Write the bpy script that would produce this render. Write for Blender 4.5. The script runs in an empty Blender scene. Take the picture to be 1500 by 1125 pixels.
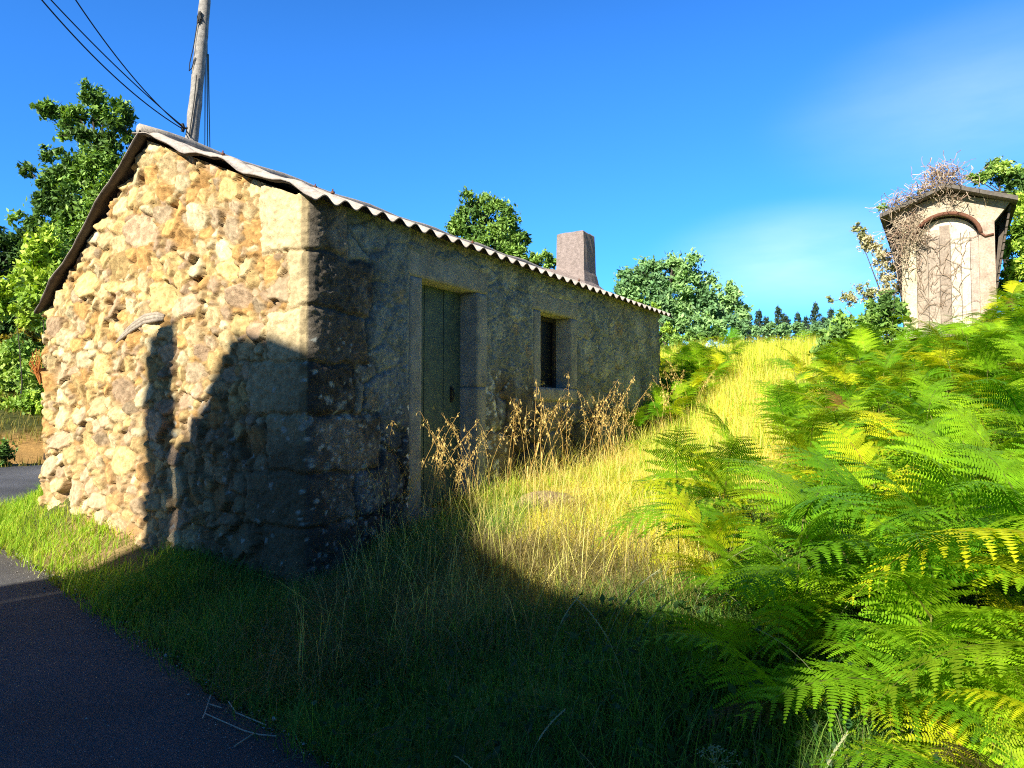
import bpy, math, random
import numpy as np
from mathutils import Vector, Matrix
R = math.radians
random.seed(7); rng = np.random.default_rng(11)
SC = bpy.context.scene
COL = SC.collection
# ------------------------------------------------------------------ camera
FOC, EYE = 1060.0, 1.6                         # focal length in pixels of a 1500 px wide frame, eye height
PITCH = math.atan((607 - 562.5) / FOC)
cd = bpy.data.cameras.new('camera'); cam = bpy.data.objects.new('camera', cd); COL.objects.link(cam)
cam.location = (0, 0, EYE); cam.rotation_euler = (R(90) + PITCH, 0, 0)
cd.sensor_width = 36; cd.lens = 36 * FOC / 1500; cd.clip_start = 0.05; cd.clip_end = 3000
SC.camera = cam
# ------------------------------------------------------------------ sun and sky
SUN_AZ, SUN_EL = 33.0, 30.0                    # the sun stands behind the camera, to the left
sd = bpy.data.lights.new('sun', 'SUN'); sun = bpy.data.objects.new('sun', sd); COL.objects.link(sun)
sd.energy = 5.0; sd.angle = R(0.5); sd.color = (1.0, 0.92, 0.73)
_az, _el = R(SUN_AZ), R(SUN_EL)
to_sun = Vector((-math.sin(_az) * math.cos(_el), -math.cos(_az) * math.cos(_el), math.sin(_el)))
sun.rotation_euler = to_sun.to_track_quat('Z', 'Y').to_euler(); sun.location = to_sun * 60
W = bpy.data.worlds.new('World'); SC.world = W; W.use_nodes = True
nt = W.node_tree; nt.nodes.clear()
out = nt.nodes.new('ShaderNodeOutputWorld'); bg = nt.nodes.new('ShaderNodeBackground')
sky = nt.nodes.new('ShaderNodeTexSky'); sky.sky_type = 'NISHITA'; sky.sun_disc = False
sky.sun_elevation = _el; sky.sun_rotation = R(180 + SUN_AZ); sky.air_density = 1.0; sky.dust_density = 0.3; sky.ozone_density = 3.0
tint = nt.nodes.new('ShaderNodeMix'); tint.data_type = 'RGBA'; tint.blend_type = 'MULTIPLY'; tint.inputs[0].default_value = 1
tint.inputs[7].default_value = (0.30, 0.92, 1.68, 1)
nt.links.new(sky.outputs[0], tint.inputs[6])
# thin cirrus
tc = nt.nodes.new('ShaderNodeTexCoord'); sep = nt.nodes.new('ShaderNodeSeparateXYZ'); nt.links.new(tc.outputs['Generated'], sep.inputs[0])
def wmath(op, a, b=None, c=None):
    n = nt.nodes.new('ShaderNodeMath'); n.operation = op
    for i, q in enumerate((a, b, c)):
        if q is None: continue
        if isinstance(q, (int, float)): n.inputs[i].default_value = q
        else: nt.links.new(q, n.inputs[i])
    return n.outputs[0]
mp = nt.nodes.new('ShaderNodeMapping'); mp.inputs['Scale'].default_value = (2.2, 2.2, 9.0); mp.inputs['Rotation'].default_value = (0, R(10), 0)
nt.links.new(tc.outputs['Generated'], mp.inputs[0])
nz = nt.nodes.new('ShaderNodeTexNoise'); nz.inputs['Scale'].default_value = 1.6; nz.inputs['Detail'].default_value = 7; nz.inputs['Roughness'].default_value = 0.55
nt.links.new(mp.outputs[0], nz.inputs['Vector'])
def puff(d, r):
    n = nt.nodes.new('ShaderNodeVectorMath'); n.operation = 'DISTANCE'; n.inputs[1].default_value = d
    m2 = nt.nodes.new('ShaderNodeVectorMath'); m2.operation = 'MULTIPLY'; m2.inputs[1].default_value = (1, 1, 2.6)
    nt.links.new(tc.outputs['Generated'], m2.inputs[0]); nt.links.new(m2.outputs[0], n.inputs[0])
    n.inputs[1].default_value = (d[0], d[1], d[2] * 2.6)
    q = wmath('SUBTRACT', 1.0, wmath('DIVIDE', n.outputs['Value'], r))
    return wmath('SMOOTH_MAX', q, 0.0, 0.15)
c1 = puff((0.365, 0.91, 0.195), 0.20); c2 = puff((0.55, 0.75, 0.34), 0.28)
cl = wmath('MULTIPLY', wmath('ADD', wmath('MULTIPLY', c1, 0.62), wmath('MULTIPLY', c2, 0.36)), wmath('MULTIPLY', nz.outputs[0], 1.25))
clc = wmath('MINIMUM', cl, 0.6)
cmix = nt.nodes.new('ShaderNodeMix'); cmix.data_type = 'RGBA'
nt.links.new(clc, cmix.inputs[0]); nt.links.new(tint.outputs[2], cmix.inputs[6]); cmix.inputs[7].default_value = (7.2, 8.4, 9.4, 1)
# added sky gain: bright ahead, dimmed overhead and behind to deepen the shade
gain = wmath('MULTIPLY', wmath('MULTIPLY_ADD', wmath('SMOOTH_MIN', wmath('SMOOTH_MAX', wmath('MULTIPLY_ADD', sep.outputs[1], 1.6, 0.3), 0.0, 0.1), 1.0, 0.1), 0.70, 0.30),
             wmath('SUBTRACT', 1.0, wmath('MULTIPLY', wmath('SMOOTH_MAX', wmath('SUBTRACT', sep.outputs[2], 0.45), 0.0, 0.1), 1.3)))
gm = nt.nodes.new('ShaderNodeVectorMath'); gm.operation = 'SCALE'; nt.links.new(cmix.outputs[2], gm.inputs[0]); nt.links.new(gain, gm.inputs['Scale'])
nt.links.new(gm.outputs[0], bg.inputs[0]); bg.inputs[1].default_value = 0.088
nt.links.new(bg.outputs[0], out.inputs[0])
SC.view_settings.view_transform = 'Standard'; SC.view_settings.look = 'None'; SC.view_settings.exposure = 1.0; SC.view_settings.gamma = 1
SC.cycles.max_bounces = 6; SC.cycles.transparent_max_bounces = 4; SC.cycles.use_denoising = False; SC.cycles.filter_width = 1.1

# ------------------------------------------------------------------ helpers
def at(x, y, Y):
    """world point seen at photograph pixel (x, y), Y metres in front of the camera"""
    xr, yr = (x - 750) / FOC, (562.5 - y) / FOC
    d = Vector((xr, math.cos(PITCH) - yr * math.sin(PITCH), math.sin(PITCH) + yr * math.cos(PITCH)))
    return Vector((0, 0, EYE)) + d * (Y / d.y)
def hsh(ix, iy, iz, seed):
    h = (ix * 374761393 + iy * 668265263 + iz * 2147483647 + seed * 1274126177) & 0xffffffff
    h = ((h ^ (h >> 13)) * 1274126177) & 0xffffffff
    return ((h ^ (h >> 16)) & 0xffff) / 65535.0
def vn(x, y, z=0.0, seed=0):
    """smooth value noise in 0..1"""
    x, y, z = np.broadcast_arrays(np.asarray(x, float), np.asarray(y, float), np.asarray(z, float))
    i = np.floor(x).astype(np.int64); j = np.floor(y).astype(np.int64); k = np.floor(z).astype(np.int64)
    f = x - i; g = y - j; h = z - k
    f, g, h = f * f * (3 - 2 * f), g * g * (3 - 2 * g), h * h * (3 - 2 * h)
    r = 0
    for a in (0, 1):
        for b in (0, 1):
            for c in (0, 1):
                r = r + hsh(i + a, j + b, k + c, seed) * (f if a else 1 - f) * (g if b else 1 - g) * (h if c else 1 - h)
    return r
def fbm(x, y, z=0.0, seed=0, oct=4):
    r, w, t = 0, 1.0, 0
    for o in range(oct):
        r = r + w * vn(np.asarray(x) * 2 ** o, np.asarray(y) * 2 ** o, np.asarray(z) * 2 ** o, seed + o); t += w; w *= .55
    return r / t
def sstep(a, b, x):
    t = np.clip((x - a) / (b - a), 0, 1); return t * t * (3 - 2 * t)
def np_mesh(name, V, Fq, m=None, col=None, smooth=False):
    V = np.asarray(V, np.float32); Fq = np.asarray(Fq, np.int32)
    me = bpy.data.meshes.new(name); k = Fq.shape[1]
    me.vertices.add(len(V)); me.vertices.foreach_set('co', V.ravel())
    me.loops.add(Fq.size); me.loops.foreach_set('vertex_index', Fq.ravel())
    me.polygons.add(len(Fq)); me.polygons.foreach_set('loop_start', np.arange(0, Fq.size, k, dtype=np.int32))
    me.polygons.foreach_set('loop_total', np.full(len(Fq), k, np.int32))
    if smooth: me.polygons.foreach_set('use_smooth', np.ones(len(Fq), bool))
    if col is not None:
        a = me.attributes.new('Col', 'FLOAT_COLOR', 'POINT'); c = np.ones((len(V), 4), np.float32); c[:, :3] = col
        a.data.foreach_set('color', c.ravel())
    if m: me.materials.append(m)
    me.update(calc_edges=True); me.validate()
    return me
def link(name, me, parent=None, loc=None, rot=None):
    o = bpy.data.objects.new(name, me); COL.objects.link(o)
    if parent: o.parent = parent
    if loc is not None: o.location = loc
    if rot is not None: o.rotation_euler = rot
    return o
def tag(o, label=None, cat=None, group=None, kind=None):
    if label: o['label'] = label
    if cat: o['category'] = cat
    if group: o['group'] = group
    if kind: o['kind'] = kind
    return o
def empty(name, loc, label, cat, group=None, rz=0):
    o = link(name, None, loc=loc, rot=(0, 0, rz)); o.empty_display_size = .2
    return tag(o, label, cat, group)
class MB:
    def __init__(s): s.v, s.f, s.c = [], [], []
    def add(s, vs, fs, col=None):
        b = len(s.v); s.v += [tuple(q) for q in vs]; s.f += [tuple(b + i for i in q) for q in fs]
        s.c += [col or (1, 1, 1)] * len(vs)
    def box(s, o, ax, ay, az, col=None):
        o, ax, ay, az = map(Vector, (o, ax, ay, az))
        p = [o, o + ax, o + ax + ay, o + ay]; p += [q + az for q in p]
        s.add(p, [(3, 2, 1, 0), (4, 5, 6, 7), (0, 1, 5, 4), (1, 2, 6, 5), (2, 3, 7, 6), (3, 0, 4, 7)], col)
    def tube(s, pts, rad, n=6, col=None):
        pts = [Vector(p) for p in pts]; rad = rad if hasattr(rad, '__len__') else [rad] * len(pts)
        vs, fs = [], []; ref = Vector((.31, .2, .93))
        for i, p in enumerate(pts):
            d = (pts[min(i + 1, len(pts) - 1)] - pts[max(i - 1, 0)]).normalized()
            a = d.cross(ref)
            if a.length < .1: a = d.cross(Vector((1, 0, 0)))
            a.normalize(); b = d.cross(a)
            for k in range(n):
                t = 2 * math.pi * k / n; vs.append(p + (a * math.cos(t) + b * math.sin(t)) * rad[i])
        for i in range(len(pts) - 1):
            for k in range(n):
                q = (k + 1) % n; fs.append((i * n + k, i * n + q, i * n + n + q, i * n + n + k))
        fs.append(tuple(range(n - 1, -1, -1))); fs.append(tuple((len(pts) - 1) * n + k for k in range(n)))
        s.add(vs, fs, col)
    def prism(s, poly, d, col=None):
        n = len(poly); d = Vector(d); p = [Vector(q) for q in poly]; p += [q + d for q in p]
        s.add(p, [tuple(range(n - 1, -1, -1)), tuple(range(n, 2 * n))] + [(i, (i + 1) % n, n + (i + 1) % n, n + i) for i in range(n)], col)
    def mesh(s, name, m, smooth=False):
        me = bpy.data.meshes.new(name); me.from_pydata(s.v, [], s.f)
        a = me.attributes.new('Col', 'FLOAT_COLOR', 'POINT'); c = np.ones((len(s.v), 4), np.float32); c[:, :3] = s.c
        a.data.foreach_set('color', c.ravel())
        if smooth: me.polygons.foreach_set('use_smooth', np.ones(len(s.f), bool))
        me.materials.append(m); me.update(); return me
    def build(s, name, m, parent=None, smooth=False): return link(name, s.mesh(name, m, smooth), parent)
def inv(o, parent):      # keep world coordinates of a part under a placed parent
    o.parent = parent; o.matrix_parent_inverse = Matrix.Translation(parent.location).inverted() if parent.type == 'EMPTY' else Matrix(); return o
# ------------------------------------------------------------------ materials
def mat(name, rgb=None, rough=.85, ns=20., amt=.25, bump=0., bs=60., transl=0., tcol=None, rnd=None, ns2=None, amt2=.0, spec=.3, metal=0.):
    m = bpy.data.materials.new(name); m.use_nodes = True; t = m.node_tree; t.nodes.clear(); L = t.links.new
    o = t.nodes.new('ShaderNodeOutputMaterial'); p = t.nodes.new('ShaderNodeBsdfPrincipled')
    p.inputs['Roughness'].default_value = rough; p.inputs['Specular IOR Level'].default_value = spec; p.inputs['Metallic'].default_value = metal
    if rgb is None:
        a = t.nodes.new('ShaderNodeAttribute'); a.attribute_name = 'Col'; c = a.outputs['Color']
    else:
        a = t.nodes.new('ShaderNodeRGB'); a.outputs[0].default_value = (*rgb, 1); c = a.outputs[0]
    tcn = t.nodes.new('ShaderNodeTexCoord')
    for sc_, am in ((ns, amt), (ns2, amt2)):
        if not sc_ or not am: continue
        n = t.nodes.new('ShaderNodeTexNoise'); n.inputs['Scale'].default_value = sc_; n.inputs['Detail'].default_value = 5; n.inputs['Roughness'].default_value = .65
        L(tcn.outputs['Object'], n.inputs['Vector'])
        r = t.nodes.new('ShaderNodeMapRange'); r.inputs[1].default_value = .3; r.inputs[2].default_value = .7; r.inputs[3].default_value = 1 - am; r.inputs[4].default_value = 1 + am
        L(n.outputs[0], r.inputs[0]); s = t.nodes.new('ShaderNodeVectorMath'); s.operation = 'SCALE'; L(c, s.inputs[0]); L(r.outputs[0], s.inputs['Scale']); c = s.outputs[0]
    if rnd:
        oi = t.nodes.new('ShaderNodeObjectInfo'); mx = t.nodes.new('ShaderNodeMix'); mx.data_type = 'RGBA'; mx.blend_type = 'MULTIPLY'; mx.inputs[0].default_value = 1
        cr = t.nodes.new('ShaderNodeValToRGB'); cr.color_ramp.elements[0].color = (*rnd[0], 1); cr.color_ramp.elements[1].color = (*rnd[1], 1)
        L(oi.outputs['Random'], cr.inputs[0]); L(c, mx.inputs[6]); L(cr.outputs[0], mx.inputs[7]); c = mx.outputs[2]
    L(c, p.inputs['Base Color'])
    if bump:
        n = t.nodes.new('ShaderNodeTexNoise'); n.inputs['Scale'].default_value = bs; n.inputs['Detail'].default_value = 6; n.inputs['Roughness'].default_value = .7
        L(tcn.outputs['Object'], n.inputs['Vector']); b = t.nodes.new('ShaderNodeBump'); b.inputs['Strength'].default_value = bump; b.inputs['Distance'].default_value = .02
        L(n.outputs[0], b.inputs['Height']); L(b.outputs[0], p.inputs['Normal'])
    sh = p.outputs[0]
    if transl:
        tr = t.nodes.new('ShaderNodeBsdfTranslucent'); g = t.nodes.new('ShaderNodeMix'); g.data_type = 'RGBA'; g.blend_type = 'MULTIPLY'; g.inputs[0].default_value = 1
        g.inputs[7].default_value = (*(tcol or (1.5, 1.3, .4)), 1); L(c, g.inputs[6]); L(g.outputs[2], tr.inputs[0])
        ms = t.nodes.new('ShaderNodeMixShader'); ms.inputs[0].default_value = transl; L(sh, ms.inputs[1]); L(tr.outputs[0], ms.inputs[2]); sh = ms.outputs[0]
    L(sh, o.inputs[0]); return m
M = dict(
    gable=mat('sandy_rubble', None, .95, 45, .22, .5, 70, ns2=9, amt2=.12, spec=.1),
    wall=mat('grey_rough_wall', None, .95, 60, .35, .7, 55, ns2=14, amt2=.25, spec=.1),
    jamb=mat('granite_dressing', (.29, .30, .295), .9, 120, .35, .5, 140, ns2=6, amt2=.3, spec=.15),
    sheet=mat('fibre_cement', None, .9, 18, .28, .35, 90, ns2=70, amt2=.2, spec=.15),
    chimney=mat('rough_render', (.29, .24, .235), .95, 20, .25, .9, 45, ns2=80, amt2=.2, spec=.1),
    door=mat('green_door_paint', (.075, .115, .10), .6, 8, .3, .15, 120, ns2=70, amt2=.25),
    darkwood=mat('dark_wood', (.04, .036, .034), .8, 30, .3, .3, 60),
    void=mat('dark_glass', (.006, .007, .008), .35, 10, .2),
    timber=mat('weathered_timber', None, .85, 30, .3, .5, 60),
    asphalt=mat('asphalt', None, .85, 190, .75, 1.0, 240, ns2=1.6, amt2=.18, spec=.25),
    earth=mat('earth', None, .95, 14, .3, .8, 30, ns2=70, amt2=.25, spec=.05),
    grass=mat('grass_blades', None, .6, 3, .12, transl=.4, tcol=(1.3, 1.25, .5), spec=.25),
    dry=mat('dry_grass_blades', None, .7, 3, .12, transl=.45, tcol=(1.06, 1.06, .6), spec=.2),
    oat=mat('dry_oat', None, .7, 20, .2, transl=.3, tcol=(1.2, 1.0, .6), spec=.2),
    fern=mat('bracken', None, .55, 6, .18, transl=.42, tcol=(1.35, 1.2, .35), rnd=((.40, .58, .7), (1.35, 1.12, .9)), spec=.12),
    stalk=mat('bracken_stalk', (.16, .17, .04), .7, 20, .2),
    leaf=mat('tree_leaves', None, .5, 2, .15, transl=.22, tcol=(1.3, 1.25, .4), spec=.3),
    bark=mat('bark', (.07, .06, .05), .9, 14, .35, .6, 30),
    pole=mat('pole_wood', (.30, .285, .28), .85, 9, .35, .6, 25, ns2=60, amt2=.3),
    cable=mat('black_cable', (.012, .013, .018), .6, 10, .1),
    metal=mat('rusty_iron', (.16, .07, .045), .8, 30, .35, .3, 60),
    lime=mat('limewashed_stone', None, .9, 5, .3, .7, 40, ns2=38, amt2=.28, spec=.15),
    planks=mat('bleached_planks', None, .85, 7, .28, .5, 60, ns2=45, amt2=.3),
    slate=mat('roof_slab', (.13, .115, .105), .9, 18, .3, .5, 40),
    creeper=mat('dry_creeper', None, .8, 20, .25),
    plaster=mat('village_plaster', (.42, .40, .36), .9, 6, .12, .2, 40),
    rock=mat('rock', (.42, .31, .18), .95, 12, .3, .8, 30),
)
# ------------------------------------------------------------------ layout of the house
A_ = R(31.5)
u = Vector((math.sin(A_), math.cos(A_), 0)); v = Vector((-math.cos(A_), math.sin(A_), 0)); n = -v
K = Vector((-1.53, 5.4, 0)); LEN, WID = 7.5, 3.77
def hp(s, t, z): return K + v * s + u * t + Vector((0, 0, z))      # s across the gable, t along the long wall
UN, VN, NN, KN = (np.array(q) for q in (u, v, n, K))
# ------------------------------------------------------------------ terrain
road_in = [(9, -5.7), (6.6, -3.5), (3.6, -.85), (.6, 1.87), (-.89, 3.21), (-2.34, 4.56), (-3.85, 5.97), (-4.67, 6.66), (-5.7, 7.7), (-6.2, 8.7), (-5.9, 9.9), (-4.6, 11.2), (-2, 12.6), (-.5, 13.3)]
road_out = [(6, -9.3), (3.6, -7), (.7, -4), (-2.2, -1.2), (-3.7, .2), (-5.2, 1.6), (-6.9, 3.2), (-8.0, 4.4), (-9.6, 6.6), (-10.2, 9), (-9.2, 11.6), (-7.6, 14.0), (-4, 16.0), (-2.5, 16.6)]
def road_z(x, y): return .05 * -np.asarray(x) + .02 * np.asarray(y)
CP = [(-1.53, 5.4, .30), (-3.23, 6.45, .48), (-4.74, 7.37, .88), (-1.0, 6.25, .52), (-.59, 6.93, .72), (.3, 8.38, .86), (1.35, 10.1, 1.02), (2.4, 11.8, 1.2),
      (-.2, 4.7, .60), (.2, 3.9, .52), (.1, 3, .38), (-.4, 3.6, .27), (1, 2.3, .42), (1, 4.2, .62), (1.2, 6, .78), (1.6, 8.5, .96), (2, 3, .55), (3, 4.5, .8),
      (3.5, 6.5, 1.1), (4.5, 7, 1.4), (3, 9.5, 1.35), (3.2, 11.2, 1.72), (4.2, 12.5, 2.15), (5.5, 10, 1.75), (7.2, 12, 2.4), (8.6, 11, 2.9), (6.6, 9, 2.15), (5.3, 7, 1.65), (3, 15, 2.5), (5, 16, 2.8), (9, 16, 2.95),
      (6, 4, 1.2), (8, 2, 1.3), (5, 22, 2.9), (0, 19, 1.4), (12, 20, 3.2), (20, 10, 3), (2.5, 1, .3), (1.8, 1.6, .35),
      (-1.5, 4.4, .2), (-2.6, 5.3, .32), (-3.8, 6.4, .5), (-4.9, 7.1, .62), (-5.4, 8.2, .68), (-4, 9.5, .7), (-2, 11, .7),
      (-10.2, 15, 1.05), (-9, 16.2, 1.1), (-11, 17, 1.75), (-15, 25, 2.2), (-20, 15, 1.8), (-12, 6, .6), (-14, 0, .8), (-5, 20, 1.4), (-10, 3, .5), (-6, -2, .2),
      (60, 60, 2), (-60, 60, 3), (0, 60, 1), (0, 140, -4), (140, 140, -4), (-140, 140, 0), (30, -30, 0), (-40, -40, 0), (0, -20, -.6), (140, 0, 3), (-140, 0, 3), (0, -140, 0)]
CP = np.array(CP, float)
def _k(r2): return .5 * r2 * np.log(r2 + 1e-9)
_d2 = ((CP[:, None, :2] - CP[None, :, :2]) ** 2).sum(-1); _N = len(CP)
_Am = np.zeros((_N + 3, _N + 3)); _Am[:_N, :_N] = _k(_d2) + np.eye(_N) * .02; _Am[:_N, _N] = 1; _Am[:_N, _N + 1:] = CP[:, :2]; _Am[_N, :_N] = 1; _Am[_N + 1:, :_N] = CP[:, :2].T
_w = np.linalg.solve(_Am, np.concatenate([CP[:, 2], [0, 0, 0]]))
def seg_dist(x, y, pts):
    d = np.full(np.shape(x), 1e9)
    for (ax, ay), (bx, by) in zip(pts[:-1], pts[1:]):
        dx, dy = bx - ax, by - ay; t = np.clip(((x - ax) * dx + (y - ay) * dy) / (dx * dx + dy * dy), 0, 1)
        d = np.minimum(d, np.hypot(x - ax - t * dx, y - ay - t * dy))
    return d
ROADPOLY = road_in + road_out[::-1]
def in_poly(x, y, poly):
    r = np.zeros(np.shape(x), bool)
    for (ax, ay), (bx, by) in zip(poly, poly[1:] + poly[:1]):
        c = (ay > y) != (by > y); xi = (bx - ax) * (y - ay) / ((by - ay) if by != ay else 1e-9) + ax
        r ^= c & (x < xi)
    return r
def road_d(x, y):            # signed distance: negative on the road
    d = seg_dist(x, y, ROADPOLY + ROADPOLY[:1]); return np.where(in_poly(x, y, ROADPOLY), -d, d)
def ground(x, y):
    x = np.asarray(x, float); y = np.asarray(y, float); sh = x.shape; x = x.ravel(); y = y.ravel(); z = np.zeros(len(x))
    for i in range(0, len(x), 20000):
        X, Y = x[i:i + 20000], y[i:i + 20000]
        r2 = (X[:, None] - CP[None, :, 0]) ** 2 + (Y[:, None] - CP[None, :, 1]) ** 2
        z[i:i + 20000] = _k(r2) @ _w[:_N] + _w[_N] + X * _w[_N + 1] + Y * _w[_N + 2]
    rd = road_d(x, y); k = sstep(.02, .75, rd)
    z = np.where(rd < .75, (road_z(x, y) - .025) * (1 - k) + z * k, z)
    return z.reshape(sh)
def gz(x, y): return float(ground(np.array([x]), np.array([y]))[0])
def spaced(lo, hi, c, fine, grow):
    a = [c]; s = fine
    while a[-1] < hi: a.append(a[-1] + s); s = s if a[-1] < c + 9 else s * grow
    b = [c]; s = fine
    while b[-1] > lo: b.append(b[-1] - s); s = s if b[-1] > c - 9 else s * grow
    return np.array(b[:0:-1] + a)
gx = spaced(-400, 400, 0, .11, 1.12); gy = spaced(-300, 700, 7, .11, 1.12)
GX, GY = np.meshgrid(gx, gy); GZ = ground(GX, GY)
rdist = road_d(GX.ravel(), GY.ravel()).reshape(GX.shape)
near = np.hypot(GX, GY - 6) < 25
GZ = GZ + np.where(near & (rdist > .1), (fbm(GX * 2.5, GY * 2.5, 0, 3) - .5) * .10 * sstep(.1, .6, rdist), 0)
path = [(-.1, 4.4), (.6, 5.0), (1.5, 7), (2.3, 8.9), (3.4, 10.8), (4.7, 12.6), (5.2, 14)]
pd = seg_dist(GX, GY, path)
n1 = fbm(GX * 1.3, GY * 1.3, 0, 21)
tc_ = np.zeros(GX.shape + (3,)); tc_[:] = (.075, .085, .03)
dryk = (1 - sstep(.8, 1.7, pd + (n1 - .5) * 1.0))[..., None]; tc_ = tc_ * (1 - dryk) + np.array((.84, .76, .18)) * dryk
bankk = (sstep(.3, .6, rdist) * (1 - sstep(2.6, 3.6, rdist)) * (GY > 10) * (GX < -3))[..., None]; tc_ = tc_ * (1 - bankk) + np.array((.42, .25, .09)) * bankk
vk = ((1 - sstep(.3, 1.3, np.hypot(GX + 3.6, GY - 6.4) + (n1 - .5) * 1.2)))[..., None] * .7; tc_ = tc_ * (1 - vk) + np.array((.38, .27, .13)) * vk
ek = ((1 - sstep(.02, .16, np.abs(rdist) + (n1 - .5) * .25)))[..., None]; tc_ = tc_ * (1 - ek) + np.array((.11, .085, .06)) * ek
tc_ = tc_ * (.8 + .4 * n1[..., None])
ny, nx = GX.shape; I = np.arange(nx * ny).reshape(ny, nx)
Fq = np.stack([I[:-1, :-1], I[:-1, 1:], I[1:, 1:], I[1:, :-1]], -1).reshape(-1, 4)
g = link('ground', np_mesh('ground', np.stack([GX, GY, GZ], -1).reshape(-1, 3), Fq, M['earth'], tc_.reshape(-1, 3), True)); tag(g, kind='structure')
# road ribbon
def resample(pts, k):
    p = np.array(pts, float); t = np.linspace(0, len(p) - 1, k); o = []
    for q in t:
        i = min(int(q), len(p) - 2); f = q - i; P = [p[max(i - 1, 0)], p[i], p[i + 1], p[min(i + 2, len(p) - 1)]]
        o.append(.5 * (2 * P[1] + (P[2] - P[0]) * f + (2 * P[0] - 5 * P[1] + 4 * P[2] - P[3]) * f * f + (3 * P[1] - P[0] - 3 * P[2] + P[3]) * f ** 3))
    return np.array(o)
ri, ro = resample(road_in, 520), resample(road_out, 520); rw = np.linspace(0, 1, 40)
edge = (fbm(np.arange(520) * .22, 0, 0, 5) - .5) * .14
dirn = ro - ri; dirn /= np.linalg.norm(dirn, axis=1)[:, None]; ri = ri + dirn * edge[:, None]
RP = ri[:, None] * (1 - rw[None, :, None]) + ro[:, None] * rw[None, :, None]
RZ = road_z(RP[..., 0], RP[..., 1]) + .004 + (fbm(RP[..., 0] * 1.2, RP[..., 1] * 1.2, 0, 9) - .5) * .02
I = np.arange(520 * 40).reshape(520, 40); Fq = np.stack([I[:-1, :-1], I[:-1, 1:], I[1:, 1:], I[1:, :-1]], -1).reshape(-1, 4)
rn = fbm(RP[..., 0] * .9, RP[..., 1] * .9, 0, 31); rc = np.array((.135, .138, .155)) * (.6 + .8 * rn[..., None])
eg = np.exp(-rw * 22)[None, :, None] * .6; rc = rc * (1 - eg) + np.array((.17, .14, .10)) * eg
rd_o = link('road', np_mesh('road', np.concatenate([RP, RZ[..., None]], -1).reshape(-1, 3), Fq, M['asphalt'], rc.reshape(-1, 3), True)); tag(rd_o, kind='structure')

gr0 = rng.uniform((-4.5, 1.6), (1.5, 6.5), (60000, 2)); gr0 = gr0[(road_d(gr0[:, 0], gr0[:, 1]) < .06) & (np.abs(gr0[:, 0] / gr0[:, 1]) < .8)]
gr0 = gr0[(vn(gr0[:, 0] * 1.5, gr0[:, 1] * 1.5, 0, 63) + .5 * np.exp(road_d(gr0[:, 0], gr0[:, 1]) * 5)) > rng.uniform(.25, 1.1, len(gr0))]
k_ = len(gr0); sz_ = rng.uniform(.0010, .0030, k_) * (1 + 1.6 * (rng.uniform(0, 1, k_) < .25) * np.exp(road_d(gr0[:, 0], gr0[:, 1]) * 9)) * (1 + (rng.uniform(0, 1, k_) > .985) * 1.3); c3 = np.column_stack([gr0, road_z(gr0[:, 0], gr0[:, 1]) + .008 + sz_ * .4]); oc = np.array([(1, 0, 0), (0, 1, 0), (-1, 0, 0), (0, -1, 0), (0, 0, .8), (0, 0, -.8)], float)
Vg = c3[:, None] + oc[None] * sz_[:, None, None] * rng.uniform(.6, 1.3, (k_, 6, 1)); fo = np.array([(0, 1, 4), (1, 2, 4), (2, 3, 4), (3, 0, 4), (1, 0, 5), (2, 1, 5), (3, 2, 5), (0, 3, 5)])
gc_ = np.repeat(np.array([(.30, .30, .31), (.42, .41, .40), (.20, .19, .19), (.55, .54, .52)])[rng.integers(0, 4, k_)], 6, 0)
tag(link('road_grit', np_mesh('road_grit', Vg.reshape(-1, 3), (fo[None] + 6 * np.arange(k_)[:, None, None]).reshape(-1, 3), M['creeper'], gc_)), 'pale grit scattered over the dark asphalt road', 'grit', kind='stuff')
# ------------------------------------------------------------------ stone house
house = empty('stone_house', K, 'small rubble stone house with corrugated roof, sunlit gable and shaded front', 'house')
RIDGE_S, RIDGE_Z, EAVE_Z, BACK_Z = 2.04, 4.08, 3.23, 2.62
def roofz(s): return EAVE_Z + (RIDGE_Z - EAVE_Z) * s / RIDGE_S if s < RIDGE_S else RIDGE_Z + (BACK_Z - RIDGE_Z) * (s - RIDGE_S) / (WID - RIDGE_S)
DOOR = (1.35, 2.23, .72, 2.84); WIN = (3.56, 4.33, 1.92, 2.81)
RC = .05
acol = np.concatenate([np.linspace(-WID, -RC, 300), np.linspace(-RC, RC, 8)[1:-1]] + [np.linspace(a, b, max(int((b - a) / .0145), 3))[:-1] for a, b in ((RC, DOOR[0]), (DOOR[0], DOOR[1]), (DOOR[1], WIN[0]), (WIN[0], WIN[1]), (WIN[1], LEN))] + [[LEN]])
NR = 300
ztop = np.array([roofz(-a) - .01 if a < -.1 else EAVE_Z + .035 for a in acol])
AC = np.repeat(acol[:, None], NR, 1); ZZ = -.15 + (ztop[:, None] + .15) * np.linspace(0, 1, NR)[None, :]
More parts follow.
